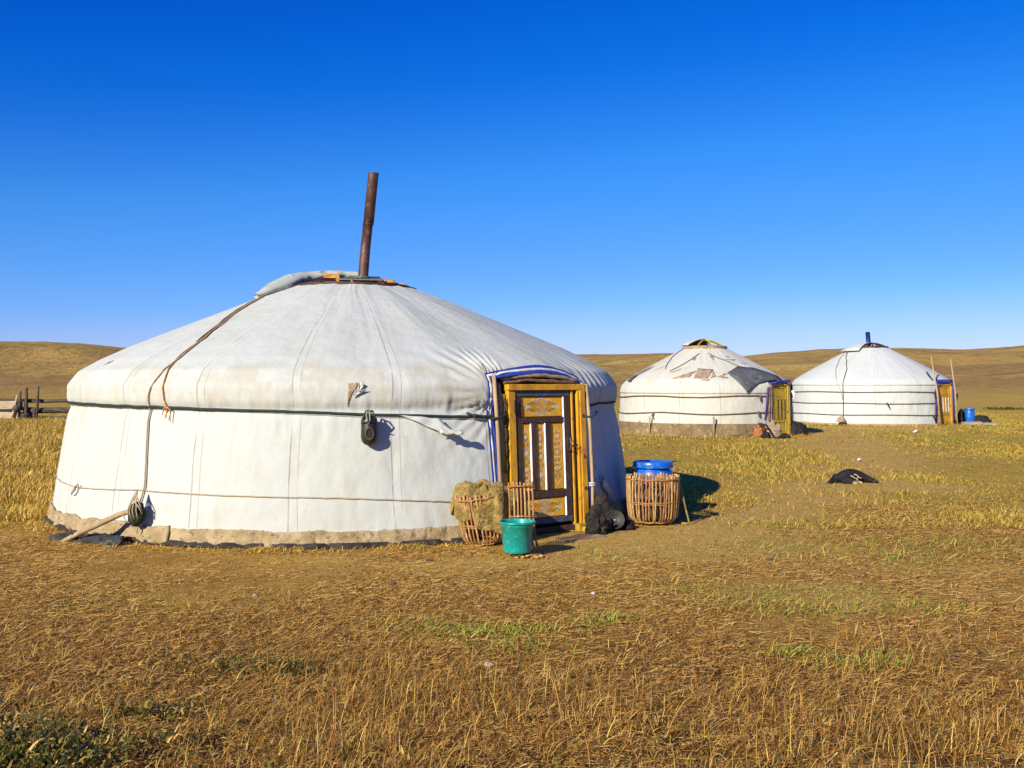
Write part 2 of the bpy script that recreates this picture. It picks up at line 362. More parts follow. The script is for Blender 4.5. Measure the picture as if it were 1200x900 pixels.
# ------------------------------------------------------------------ terrain
_pa = [(-60, .030), (-40, .034), (-27.2, .0368), (-23.6, .0368), (-21.5, .033), (-10, .029), (3.2, .0285), (9.2, .0292), (13, .0255), (17.1, .0325), (21.5, .0322), (24.4, .0302), (27.2, .0335), (40, .036), (60, .03)]
def terrain(x, y):
    x = np.asarray(x, float); y = np.asarray(y, float)
    r = np.hypot(x, y); az = np.degrees(np.arctan2(x, y))
    crest = np.interp(az, [p[0] for p in _pa], [p[1] for p in _pa], left=.03, right=.03)
    crest = crest + .0011*(fbm(az*.35+40, az*0+3, 3)-.5)*2
    rc = 620+160*np.sin(np.radians(az*4)+1)
    t = np.clip((r-75)/(rc-75), 0, 1.0)
    prof = t**1.35*(1-.0*t)
    und = (fbm(x*.012+30, y*.012+60, 4)-.5)*9*sstep(90, 260, r)*(1-sstep(.72, .98, t))
    und += (fbm(x*.05+30, y*.03+60, 3)-.5)*1.5*sstep(70, 200, r)*(1-sstep(.85, 1, t))
    # a nearer spur on the left
    spur = 5.5*np.exp(-((x+150)/70)**2-((y-210-(x+150)*.25)/32)**2)
    z = (crest*rc+1.62)*prof+und+spur
    z = np.where(r > rc, (crest*rc+1.62)*np.clip(1-(r-rc)/2600, 0, 1)**2, z)
    near = (fbm(x*.9+8, y*.9+2, 3)-.5)*.035*sstep(1, 4, r)*(1-sstep(40, 80, r))
    return z+near*.9
PATH = [(.6, 9.6), (1.5, 10.3), (2.6, 11.3), (3.6, 12.8), (4.6, 14.6), (5.6, 16.6), (6.6, 19.), (8., 23.), (9.2, 28.), (10.5, 33), (14, 36)]
def path_d(x, y):
    d = np.full(len(x), 9e9)
    for (a, b), (c, e) in zip(PATH[:-1], PATH[1:]):
        t = np.clip(((x-a)*(c-a)+(y-b)*(e-b))/((c-a)**2+(e-b)**2), 0, 1); d = np.minimum(d, np.hypot(x-a-t*(c-a), y-b-t*(e-b)))
    return d
def worn(x, y):
    """how trampled the soil is, 0..1"""
    pd = path_d(x, y); wd = .75+.05*np.maximum(y-10, 0)
    w_ = np.exp(-(pd/wd)**2)*1.1
    for cx, cy, sx, sy in ((2.2, 9.6, 1.2, .9), (2.6, 7.6, 1.1, .5), (2.9, 6.2, .8, .45), (3.9, 8.6, .9, .35), (6.0, 15.3, 1.3, .6), (7.5, 12.5, 1.5, .4), (-.5, 8.8, 1.2, .5), (1.0, 10.0, .9, .5)):
        w_ = w_+.9*np.exp(-((x-cx)/sx)**2-((y-cy)/sy)**2)
    return np.clip(w_*(.35+1.3*fbm(x*1.3+3, y*1.3+8, 4)), 0, 1)*(y < 60)
def gz(x, y): return float(terrain(x, y))
def build_ground():
    rr = [0.0]+list(np.geomspace(1.2, 60, 200))+list(np.geomspace(61, 900, 190))+list(np.geomspace(920, 6000, 24))
    az = np.concatenate([np.linspace(-180, -42, 60, endpoint=False), np.linspace(-42, 42, 420, endpoint=False), np.linspace(42, 180, 60, endpoint=False)])
    R, A = np.meshgrid(np.array(rr), np.radians(az), indexing='ij')
    X = R*np.sin(A); Y = R*np.cos(A); Z = terrain(X, Y)
    n, k = R.shape
    v = np.stack([X, Y, Z], -1).reshape(-1, 3)
    i = np.arange(n-1)[:, None]*k; j = np.arange(k)[None, :]; j2 = (j+1) % k
    f = np.stack([i+j, i+k+j, i+k+j2, i+j2], -1).reshape(-1, 4)
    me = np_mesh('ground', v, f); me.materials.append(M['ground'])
    wa = me.attributes.new('worn', 'FLOAT', 'POINT'); wa.data.foreach_set('value', worn(v[:, 0], v[:, 1]).astype(np.float32))
    me.polygons.foreach_set('use_smooth', np.ones(len(f), bool))
    o = bpy.data.objects.new('ground', me); C.objects.link(o); tag(o, kind='structure')
def np_mesh(name, v, f, col=None):
    me = bpy.data.meshes.new(name); k = f.shape[1]
    me.vertices.add(len(v)); me.vertices.foreach_set('co', v.astype(np.float32).ravel())
    me.loops.add(f.size); me.loops.foreach_set('vertex_index', f.astype(np.int32).ravel())
    me.polygons.add(len(f)); me.polygons.foreach_set('loop_start', (np.arange(len(f))*k).astype(np.int32))
    me.update(calc_edges=True)
    if col is not None:
        a = me.color_attributes.new('col', 'FLOAT_COLOR', 'POINT')
        a.data.foreach_set('color', np.concatenate([col, np.ones((len(col), 1))], 1).astype(np.float32).ravel())
    return me
build_ground()

# ------------------------------------------------------------------ ger (felt tent) pieces
def interp_prof(prof, n):
    p = np.array(prof, float); d = np.hypot(*np.diff(p, axis=0).T); s = np.concatenate([[0], np.cumsum(d)])
    t = np.linspace(0, s[-1], n); r = np.interp(t, s, p[:, 0]); h = np.interp(t, s, p[:, 1])
    for _ in range(2):
        r[1:-1] = (r[:-2]+2*r[1:-1]+r[2:])/4; h[1:-1] = (h[:-2]+2*h[1:-1]+h[2:])/4
    return r, h, t

class Ger:
    def __init__(s, name, loc, prof, door_deg, label, cat='tent', group=None, bulge=.06, seed=0, rough=1.):
        s.root = thing(name, (loc[0], loc[1], 0), label, cat, group)
        s.prof = prof; s.dd = door_deg; s.bulge = bulge; s.seed = seed; s.rg = rough
        s.p = np.array(prof, float); s.extra = None
    def disp(s, th, h, r):
        a = np.radians(th)*3.4; sd = s.seed
        d = .030*(fbm(a*.9+sd, h*.8+2, 3)-.5)
        d = d+.024*(fbm(a*2.6+sd+9, h*1.3+4, 4)-.5)
        d = d+.012*(fbm(a*9+sd+9, h*5+4, 3)-.5)*sstep(1.9, 1.5, h)
        # radial soft folds on the roof
        d = d+.007*(fbm(a*3.2+sd*3+20, h*.35+8, 3)-.5)*sstep(1.3, 2.0, h)
        dth = (th-s.dd+180) % 360-180
        dh = np.exp(-((h-1.62)/.30)**2)
        d = d+s.bulge*np.exp(-(dth/13.)**2)*dh
        d = d*s.rg
        if s.extra is not None: d = d+s.extra((th+180) % 360-180, h)
        return d
    def r_at(s, th, h, off=.0):
        r = np.interp(h, s.p[::-1, 1], s.p[::-1, 0])
        return r+s.disp(np.asarray(th, float), np.asarray(h, float), r)+off
    def pt(s, th, h, off=.0):
        a = math.radians(th)
        if not hasattr(s, 'dense'):
            R_, H_, T_ = interp_prof(s.prof, 400); dr = np.gradient(R_, T_); dz = np.gradient(H_, T_); s.dense = (R_, H_, dr, dz)
        R_, H_, dr, dz = s.dense; hh = H_[::-1]
        r = float(np.interp(h, hh, R_[::-1])); nr = -float(np.interp(h, hh, dz[::-1])); nz = float(np.interp(h, hh, dr[::-1])); L = math.hypot(nr, nz) or 1
        q = float(s.disp(np.asarray(th, float), np.asarray(h, float), r))+off
        r += nr/L*q
        return (r*math.cos(a), r*math.sin(a), h+nz/L*q)
    def path(s, pts, off=.012, step=.06, jit=0):
        out = []
        for (t0, h0), (t1, h1) in zip(pts[:-1], pts[1:]):
            L = max(abs(math.radians(t1-t0))*3.4, abs(h1-h0), .01); k = max(1, int(L/step))
            for i in range(k): out.append((t0+(t1-t0)*i/k, h0+(h1-h0)*i/k))
        out.append(pts[-1])
        return [s.pt(t, h+(rnd.uniform(-jit, jit) if jit else 0), off) for t, h in out]

def cover(g, name, mat, th0, th1, top, bottom, nth, nh, off=0., extra=None, solid=.012, closed=False, parent=None):
    """a cloth sheet on the ger between two edge curves (functions of angle giving a height)"""
    ths = np.linspace(th0, th1, nth, endpoint=not closed)
    dense_r, dense_h, dense_t = interp_prof(g.prof, 400)
    rows = []
    H0 = np.array([top(t) for t in ths]); H1 = np.array([bottom(t) for t in ths])
    # arclength for each edge
    hs_ = dense_h[::-1]; tt = dense_t[::-1]
    T0 = np.interp(H0, hs_, tt); T1 = np.interp(H1, hs_, tt)
    U = np.linspace(0, 1, nh)[:, None]
    T = T0[None]*(1-U)+T1[None]*U
    r = np.interp(T, dense_t, dense_r); h = np.interp(T, dense_t, dense_h)
    TH = np.broadcast_to(ths[None], r.shape)
    d = g.disp(TH, h, r)
    if extra is not None: d = d+extra(TH, h)
    # normal of the profile
    dr = np.gradient(dense_r, dense_t); dz = np.gradient(dense_h, dense_t)
    nr = -np.interp(T, dense_t, dz); nz = np.interp(T, dense_t, dr)
    ln = np.hypot(nr, nz)+1e-9; nr /= ln; nz /= ln
    q = d+off
    rr = r+nr*q; hh = h+nz*q
    A = np.radians(TH)
    v = np.stack([rr*np.cos(A), rr*np.sin(A), hh], -1).reshape(-1, 3)
    i = np.arange(nh-1)[:, None]*nth; j = np.arange(nth if closed else nth-1)[None]; j2 = (j+1) % nth
    f = np.stack([i+j, i+nth+j, i+nth+j2, i+j2], -1).reshape(-1, 4)
    me = np_mesh(name, v, f); me.materials.append(M[mat]); me.polygons.foreach_set('use_smooth', np.ones(len(f), bool))
    o = bpy.data.objects.new(name, me); C.objects.link(o); o.parent = parent or g.root
    if solid:
        m = o.modifiers.new('solid', 'SOLIDIFY'); m.thickness = solid; m.offset = -1
    return o

def ribbon(g, name, mat, pts, width, off, solid=.004, parent=None, side=0):
    """flat band following (angle, height) points on the cover"""
    P = []
    for (t0, h0), (t1, h1) in zip(pts[:-1], pts[1:]):
        L = max(abs(math.radians(t1-t0))*3.4, abs(h1-h0), .01); k = max(1, int(L/.04))
        for i in range(k): P.append((t0+(t1-t0)*i/k, h0+(h1-h0)*i/k))
    P.append(pts[-1])
    rows = []
    for i, (t, h) in enumerate(P):
        a = P[min(i+1, len(P)-1)]; b = P[max(i-1, 0)]
        dx = math.radians(a[0]-b[0])*3.5; dz = a[1]-b[1]; L = math.hypot(dx, dz) or 1
        nx, nz = -dz/L, dx/L
        row = []
        for q in (0, .5, 1):
            wv = (q-.5+side)*width
            row.append(g.pt(t+math.degrees(nx*wv/3.5), h+nz*wv, off))
        rows.append(row)
    mb = MB(); mb.grid(rows)
    return mb.build(name, mat, parent or g.root, smooth=True, solid=solid)

# ================================================================== GER 1
prof1 = [(0.80, 2.86), (1.3, 2.68), (2.1, 2.345), (2.8, 2.05), (3.15, 1.88), (3.38, 1.74), (3.50, 1.58), (3.50, 1.43), (3.46, 1.34), (3.50, 1.24), (3.55, 1.0), (3.61, .6), (3.64, .4), (3.67, .14), (3.7, 0)]
g1 = Ger('ger', (-2.13, 13.37), prof1, -46.5, 'large white canvas ger with rusty stovepipe and yellow ornamented door, nearest the camera', 'ger', 'felt tents on the steppe', .075, 3)
DL, DR = -57.0, -35.2
def belt_h(t): return float(np.interp(t, [-260, -151, -113, -79, -58, -30, 0, 100], [1.38, 1.40, 1.375, 1.29, 1.25, 1.29, 1.34, 1.38]))
def arch(t):
    u = (t+46.0)/11.0
    if u < 0: base = 1.675-.05*abs(u)**2.2
    else: base = 1.675-.10*abs(u)**2.2
    return base
def roof_bottom(t):
    b = belt_h(t)-.02
    k = float(sstep(DL-.3, DL+.25, t)*sstep(DR+.3, DR-.25, t))
    return b*(1-k)+arch(t)*k
def folds1(TH, h):
    # gathers fanning from the top left corner of the doorway, and hanging folds on the right
    a = np.radians(TH+57.5)*3.5; b = (h-1.62)
    ph = np.arctan2(b+.10, -(a-.10)); rho = np.hypot(a, b)
    w_ = np.exp(-(rho/.55)**2)*(a < .25)
    d = .013*np.sin(ph*26+2.5*fbm(a*3+9, b*3+9, 2)*3)*w_*sstep(.03, .18, rho)*sstep(2.05, 1.8, h)
    a2 = np.radians(TH+33)*3.5
    w2 = np.exp(-((a2-.35)/.55)**2)*np.exp(-((h-1.62)/.28)**2)
    d = d+.010*np.sin(a2*34+4*fbm(a2*3, h*2, 2))*w2
    # creases rising from the belt
    w3 = np.exp(-((h-1.40)/.10)**2)+np.exp(-((h-1.16)/.14)**2)*.7
    d = d+.010*(fbm(np.radians(TH)*3.5*11+50, h*2.2+5, 3)-.5)*w3*2
    # long sag lines
    d = d+.008*np.sin((h*9+np.radians(TH)*3.4*2.1)+5*fbm(np.radians(TH)*4, h*2, 2))*np.exp(-((TH+75)/14)**2)*np.exp(-((h-1.55)/.22)**2)
    return d
g1.extra = folds1
cover(g1, 'roof_cover', 'canvas', -260, 100, lambda t: 2.86-.012*math.sin(math.radians(t*5)), roof_bottom, 1440, 120, .012, None, .010, closed=True)
cover(g1, 'wall_cover', 'canvas', DR-360, DL, lambda t: belt_h(t)+.10, lambda t: .055+.022*math.sin(math.radians(t*3.1))+.075*float(fbm(t*.16+90, 3, 4))+(.03 if -111.5 < ((t+180) % 360-180) < -109 else 0), 900, 70, 0., None, .010)
cover(g1, 'ground_skirt', 'skirt', -110.2, DL-.8, lambda t: .145+.05*float(fbm(t*.30+40, 6, 4)), lambda t: .0+.07*float(fbm(t*.35+9, 4, 4)-.35), 400, 10, .020, lambda T, h: .06*(fbm(T*.6, h*9, 4)-.5), .03)
tag(cover(g1, 'ground_skirt', 'skirt', DR-359, -110.5, lambda t: .155+.05*float(fbm(t*.28+70, 8, 4)), lambda t: -.02+.07*float(fbm(t*.3+90, 4, 4)-.3), 700, 10, .034, lambda T, h: .06*(fbm(T*.6, h*9, 4)-.5), .03), 'pinkish brown felt skirt round the left side')
cover(g1, 'skirt_shadow_strip', 'darkfelt', -152, DL-2, lambda t: .05, lambda t: .0, 300, 6, .03, lambda T, h: .13*(fbm(T*.45, h*9+4, 4)-.5)+(.05-h)*.9, .01)  # dark strip standing in for the shadow line beneath the skirt
# inner dark lining under the canvas
mb = MB(); mb.lathe([(.78, 2.80), (2.1, 2.28), (3.1, 1.82), (3.38, 1.5), (3.5, .3), (3.56, .02)], 64); mb.build('felt_lining', 'darkfelt', g1.root, smooth=True)

# straps and ropes
P = g1.path([(DL+.6-i*.0, belt_h(DL)) if i == 0 else (DL-i*6, belt_h(DL-i*6)) for i in range(0, 56)]+[(-394.6, belt_h(-34.6))], .026, .05)
mb = MB()
def strap(mb, pts, hh, tk, mi=0):
    rows = []
    for p in pts:
        v = Vector((p[0], p[1], 0)).normalized()*tk
        rows.append([(p[0]-v.x, p[1]-v.y, p[2]+hh), (p[0]+v.x, p[1]+v.y, p[2]+hh*.8), (p[0]+v.x, p[1]+v.y, p[2]-hh*.8), (p[0]-v.x, p[1]-v.y, p[2]-hh)])
    mb.grid(rows, mi, closed=False)
strap(mb, P, .014, .005)
mb.build('girth_strap', 'strap', g1.root, smooth=True)
mb = MB()   # the doubled end of the strap with its knot beside the doorway
k0 = g1.path([(-61.8, 1.285), (-60.6, 1.262), (-59, 1.252), (-57, 1.25), (-55.6, 1.252)], .042, .04)
mb.tube(k0, [.014, .02, .018, .015, .013][:1]*len(k0), 8)
mb.ball(g1.pt(-60.4, 1.258, .05), (.03, .03, .022), 10, 6, amp=.2)
mb.build('strap_knot', 'strap', g1.root, smooth=True)
def rope(g, name, mat, pts, r=.006, off=.012, jit=.0, parent=None):
    mb = MB(); mb.tube(g.path(pts, off, .05, jit), r, 6); return mb.build(name, mat, parent or g.root, smooth=True)
lowp = [(-330, .5), (-250, .52), (-180, .50), (-151, .50), (-135, .475), (-117, .52), (-100, .50), (-89, .49), (-80, .475), (-65, .41), (-58, .40)]
rope(g1, 'wall_rope', 'rope', lowp, .0065, .010, .003)
mb = MB()
mb.tube([g1.pt(-135.6, .485, .03), g1.pt(-135.2, .45, .045), g1.pt(-135.8, .42, .05), g1.pt(-137, .39, .03)], [.012, .018, .012, .006], 7)
mb.tube([g1.pt(-134.6, .49, .02), g1.pt(-134.0, .52, .05), g1.pt(-135, .47, .05)], .007, 6)
mb.build('rope_knot', 'rope', g1.root, smooth=True)
flap_rope = [(-136.4, 2.66), (-131, 2.50), (-123, 2.30), (-117.2, 2.09), (-115.3, 1.86), (-116.0, 1.68), (-117.2, 1.50), (-117.4, 1.375), (-117.2, 1.2), (-116.3, .8), (-116.0, .56), (-116.7, .40)]
rope(g1, 'flap_rope', 'rope', flap_rope, .009, .022)
org = [(-136.0, 2.67), (-130.4, 2.50), (-122, 2.30), (-117.0, 2.05), (-116.2, 1.90), (-114.8, 1.74), (-114.2, 1.62), (-113.7, 1.45), (-113.2, 1.33)]
tag(rope(g1, 'flap_rope', 'orangerope', org, .0075, .024), 'orange twisted rope tied off at the strap')
tag(rope(g1, 'flap_rope', 'brownrope', [(-137, 2.62), (-131.5, 2.47), (-122.8, 2.27), (-117.6, 2.04)], .007, .020), 'dark rope beside the orange one')
mb = MB()
for q in range(3):
    mb.tube([g1.pt(-113.5, 1.39, .03), g1.pt(-113.9+q*.7, 1.33, .05), g1.pt(-114.2+q*1.0, 1.27-.03*q, .035)], [.010, .007, .004], 6)
mb.build('rope_knot', 'orangerope', g1.root, smooth=True)

# torn patches: canvas ripped open to brown felt
def patch(g, name, mat, poly, off, parent=None, solid=.004, label=None, curl=0):
    cx = sum(p[0] for p in poly)/len(poly); cy = sum(p[1] for p in poly)/len(poly)
    n = len(poly); K = 4; rows = []
    outer = []
    for i in range(n):
        a, b = poly[i], poly[(i+1) % n]
        for q in range(5):
            f = q/5; outer.append((a[0]+(b[0]-a[0])*f+rnd.uniform(-.1, .1)*.6*(1 if n > 3 else .3), a[1]+(b[1]-a[1])*f+rnd.uniform(-.008, .008)))
    for k in range(K+1):
        f = k/K*.98+.02; rows.append([g.pt(cx+(p[0]-cx)*f, cy+(p[1]-cy)*f, off+curl*f*f*rnd.uniform(.4, 1)) for p in outer])
    mb = MB(); mb.grid(rows, closed=True)
    o = mb.build(name, mat, parent or g.root, smooth=True, solid=solid)
    if label: o['label'] = label
    return o
patch(g1, 'tear', 'felt', [(-81.7, 1.60), (-80.2, 1.60), (-81.3, 1.50), (-82.0, 1.38)], .020, label='brown triangular tear in the roof cover')
patch(g1, 'tear_flap', 'canvas', [(-80.1, 1.61), (-79.2, 1.585), (-80.2, 1.52)], .026, curl=.03)
patch(g1, 'tear_flap', 'canvas', [(-80.6, 1.54), (-78.8, 1.545), (-81.2, 1.48)], .026, curl=.025)
patch(g1, 'tear', 'brownrope', [(-137.6, 1.835), (-136.6, 1.85), (-137.8, 1.80)], .018)
# loose torn tongue of canvas pulled over the strap
def tongue():
    rows = []
    T = [(-73.6, 1.275, .034), (-71, 1.262, .045), (-68.5, 1.245, .05), (-66.8, 1.24, .05)]
    Bt = [(-71.6, 1.24, .03), (-69.2, 1.17, .045), (-66.5, 1.09, .07), (-64.3, 1.04, .13)]
    for k in range(7):
        f = k/6; row = []
        for i in range(10):
            q = i/9*3; a = min(int(q), 2); b = q-a
            A = [T[a][c]*(1-b)+T[a+1][c]*b for c in range(3)]; B = [Bt[a][c]*(1-b)+Bt[a+1][c]*b for c in range(3)]
            X = [A[c]*(1-f)+B[c]*f for c in range(3)]
            row.append(g1.pt(X[0], X[1], X[2]+.010*math.sin(i*1.7+k)))
        rows.append(row)
    mb = MB(); mb.grid(rows)
    # curled lip at its end
    rows = []
    for i in range(8):
        f = i/7; row = []
        for k in range(5):
            an = k/4*PI*1.1
            row.append(g1.pt(-67.4+f*3.6, 1.085-.02*f+.035*math.sin(an)+.01*math.sin(i*2), .07+.05*f+.045*(1-math.cos(an))*.8))
        rows.append(row)
    mb.grid(rows)
    mb.build('torn_canvas_tongue', 'canvas', g1.root, smooth=True, solid=.004)
tongue()

# crown: wooden ring, arched spokes, iron plate, pipe, folded flap
mb = MB()
for (r, z0, z1) in ((.82, 2.83, 2.875), (.74, 2.855, 2.90)):
    mb.lathe([(r-.04, z0), (r+.03, z0), (r+.03, z1), (r-.04, z1), (r-.04, z0)], 48)
mb.build('crown_ring', 'brownpaint', g1.root)
def spoke(ang, mat, z=2.875, R=.80, rise=.10, wdt=.025, g=g1):
    mb = MB(); pts = []
    c, q = math.cos(math.radians(ang)), math.sin(math.radians(ang))
    for i in range(13):
        f = -1+2*i/12; pts.append((R*f*c, R*f*q, z+rise*(1-f*f)))
    mb.tube(pts, wdt, 4); return mb.build('crown_spoke', mat, g.root)
for i in range(6): spoke(i*30+8, 'orangepaint' if i % 3 == 0 else 'brownpaint')
mb = MB()
for r, z in ((.45, 2.93), (.25, 2.965)):
    mb.tube([(r*math.cos(a*PI/16), r*math.sin(a*PI/16), z) for a in range(32)], .022, 4, closed=True)
mb.build('crown_hoop', 'brownpaint', g1.root)
mb = MB()   # bright orange blocks at the rim
for (x, y, z, sx, sz) in ((-.22, -.40, 3.0, .10, .026), (-.13, -.44, 2.945, .022, .045), (.55, -.33, 2.94, .05, .016), (.66, -.28, 2.90, .06, .016), (.45, -.3, 2.965, .03, .018)):
    mb = MB(); mb.box((x-sx, y-.02, z-sz), (x+sx, y+.02, z+sz), jit=.004); mb.build('crown_block', 'orangepaint', g1.root)
# plate
mb = MB(); zc = 2.985
vs = [(-.14, -.56, zc-.045), (.46, -.56, zc-.055), (.34, .08, zc+.05), (-.02, .08, zc+.06)]
mb.add(vs+[(x, y, z+.012) for x, y, z in vs], [(0, 1, 2, 3)[::-1], (4, 5, 6, 7), (0, 4, 5, 1)[::-1], (1, 5, 6, 2)[::-1], (2, 6, 7, 3)[::-1], (3, 7, 4, 0)[::-1]])
mb.tube([(.165+.10*math.cos(a*PI/8), -.25+.10*math.sin(a*PI/8), zc+.012) for a in range(16)], .016, 6, closed=True)
mb.build('pipe_plate', 'tin', g1.root)
mb = MB()
pts = [(.155, -.25, 2.3), (.165, -.25, 2.97), (.20, -.25, 3.4), (.235, -.25, 3.72), (.24, -.25, 3.72), (.305, -.25, 4.37)]
mb.tube(pts, [.068, .068, .066, .065, .070, .070], 20, cap=False)
mb.tube([(.3045, -.25, 4.365), (.24, -.25, 3.72)], .058, 20, cap=False)
pp = mb.build('stove_pipe', 'rust', g1.root, smooth=True)
mb = MB()
for f in (.02, .5): 
    z = 3.0+f*1.4 if f > .1 else 3.01
    x = .165+.14*(z-2.97)/1.4
    mb = MB(); mb.tube([(x+.070*math.cos(a*PI/10), -.25+.070*math.sin(a*PI/10), z) for a in range(20)], .005, 5, closed=True); mb.build('pipe_collar', 'rust', pp, smooth=True)
mb = MB(); mb.tube([(.3055+.068*math.cos(a*PI/10), -.25+.068*math.sin(a*PI/10), 4.366) for a in range(20)], .007, 5, closed=True)
mb.build('pipe_collar', 'rust', pp, smooth=True)
def crown_flap(g, mat, sc=1., zoff=0.):
    mb = MB()
    cl = [(-1.08, -.88, 2.70, .03), (-1.00, -.70, 2.775, .075), (-.90, -.48, 2.86, .115), (-.78, -.25, 2.955, .125), (-.64, -.08, 3.01, .11), (-.48, .02, 3.045, .095), (-.30, .08, 3.07, .08), (-.12, .12, 3.08, .07), (.06, .10, 3.065, .06), (.17, .08, 3.04, .04)]
    pts = []; R = []
    for i in range(len(cl)-1):
        for q in range(4):
            f = q/4; a, b = cl[i], cl[i+1]
            pts.append(Vector([a[c]*(1-f)+b[c]*f for c in range(3)])*sc+Vector((0, 0, zoff))); R.append((a[3]*(1-f)+b[3]*f)*sc)
    n = 20; vs = []; 
    for i, p in enumerate(pts):
        t = (pts[min(i+1, len(pts)-1)]-pts[max(i-1, 0)]).normalized(); u = Vector((0, 0, 1)); u = (u-t*u.dot(t)).normalized(); v = t.cross(u)
        for j in range(n):
            a = 2*PI*j/n; k = R[i]*(1+.5*(float(fbm(i*.35+3, math.sin(a)*2+9+math.cos(a), 3))-.5))
            vs.append(p+u*k*math.cos(a)*.75+v*k*math.sin(a)*1.35)
    fs = [(i*n+j, i*n+(j+1) % n, (i+1)*n+(j+1) % n, (i+1)*n+j) for i in range(len(pts)-1) for j in range(n)]
    fs += [tuple(range(n)), tuple((len(pts)-1)*n+j for j in range(n))]
    mb.add(vs, fs)
    # sheet falling back over the far left of the crown
    rows = []
    for i in range(12, len(pts), 2):
        p = pts[i]; row = []
        out = Vector((p.x*.9-.1*sc, p.y+.9*sc, 0)).normalized()
        for k in range(7):
            f = k/6*.75*sc
            row.append((p.x+out.x*f, p.y+out.y*f, p.z-.03-f*.32+.02*float(fbm(i*.4, k*.8, 2))))
        rows.append(row)
    mb.grid(rows)
    return mb.build('crown_flap', mat, g.root, smooth=True, sub=1)
crown_flap(g1, 'flap')

# doorway trim of the canvas: blue, white, blue
def edge_pts(dl, dr, ah, bot_l, bot_r, side):
    pts = [(dl, bot_l)]+[(dl, bot_l+(ah(dl)-bot_l)*k/12) for k in range(1, 12)]
    for k in range(25):
        t = dl+(dr-dl)*k/24; pts.append((t, ah(t)))
    pts += [(dr, ah(dr)-(ah(dr)-bot_r)*k/12) for k in range(1, 13)]
    return pts
E0 = edge_pts(DL+.15, DR-.1, arch, .16, .12, 0)
ribbon(g1, 'doorway_trim', 'blue', E0, .034, .030, side=-.1)
E1 = edge_pts(DL-.45, DR+.35, lambda t: arch(min(max(t, DL), DR))+.033, .16, .12, 0)
ribbon(g1, 'doorway_trim', 'white', E1, .026, .027)
E2 = edge_pts(DL-.85, DR+.7, lambda t: arch(min(max(t, DL), DR))+.056, .16, .12, 0)
ribbon(g1, 'doorway_trim', 'blue', E2, .016, .031)

# ---------------- door assembly (own frame: x right, y inward, z up)
def door_matrix(th_deg, R, face_deg, lean):
    th = math.radians(th_deg); fa = math.radians(face_deg)
    T = Matrix.Translation((R*math.cos(th), R*math.sin(th), 0))
    Rz = Matrix.Rotation(fa+PI/2, 4, 'Z')
    Rx = Matrix.Rotation(-lean, 4, 'X')
    return T @ Rz @ Rx
T1 = door_matrix(-46.5, 3.66, -53, .05)
fr = thing  # alias unused
def part(name, mb, mat, parent, T, **k): return mb.build(name, mat, parent, T=T, **k)

mb = MB(); mb.bar((-.50, -.035, 1.535), (.56, .06, 1.60)); lint = part('door_frame', mb, 'yellow', g1.root, T1)
for (a, b, y0, m_, nm) in ((-.492, -.402, -.02, 'yellow', 'jamb'), (.372, .398, -.015, 'yellow', 'jamb'), (.398, .448, .012, 'brownpaint', 'jamb_groove'), (.448, .475, -.03, 'yellow', 'jamb'), (.478, .552, -.045, 'yellow', 'jamb')):
    mb = MB(); mb.bar((a, y0, .05), (b, .05, 1.533)); part(nm, mb, m_, lint, T1)
mb = MB(); mb.bar((-.46, -.03, .0), (.50, .10, .062)); part('sill', mb, 'brownpaint', lint, T1)
mb = MB(); mb.bar((.36, -.10, -.02), (.57, .0, .07)); mb.box((.40, -.16, -.02), (.60, -.10, .035), jit=.01); part('sill_block', mb, 'oldyellow', lint, T1)
# wooden side board on the left seen edge on with painted scrolls
mb = MB(); mb.bar((-.60, .02, .10), (-.50, .09, 1.50)); part('side_board', mb, 'oldyellow', g1.root, T1)
# the backing of the whole doorway
mb = MB(); mb.box((-.62, .15, .0), (.60, .17, 1.66)); part('doorway_backing', mb, 'darkfelt', g1.root, T1)
# felt rolls above and to the left
def felt_roll(pts, r, mat='felt', seed=0, n=10):
    mb = MB(); P = []; R = []
    for i in range(len(pts)-1):
        for q in range(6):
            f = q/6; a, b = pts[i], pts[i+1]
            P.append([a[c]*(1-f)+b[c]*f+rnd.uniform(-.004, .004) for c in range(3)]); R.append(r*(.75+.6*float(fbm(i*1.3+q*.3+seed, 2, 3))))
    P.append(list(pts[-1])); R.append(r*.7)
    mb.tube(P, R, n); return part('felt_edge', mb, mat, g1.root, T1, smooth=True)
felt_roll([(-.52, .07, 1.655), (-.3, .05, 1.685), (0, .04, 1.70), (.3, .05, 1.68), (.53, .07, 1.64)], .020, seed=1)
felt_roll([(-.52, .05, 1.615), (-.2, .04, 1.645), (.1, .05, 1.64), (.52, .06, 1.615)], .016, 'brownfelt', 5)
felt_roll([(-.575, .035, 1.62), (-.57, .02, 1.2), (-.585, .03, .8), (-.57, .03, .12)], .017, 'felt', 8)
felt_roll([(.570, .03, 1.62), (.575, .02, 1.3), (.57, .03, .9)], .016, 'felt', 3)
for k in range(5):
    z = .75+.16*k
    felt_roll([(-.53, .0, z-.08), (-.525, -.01, z), (-.53, .0, z+.07)], .012, 'darkfelt', k)
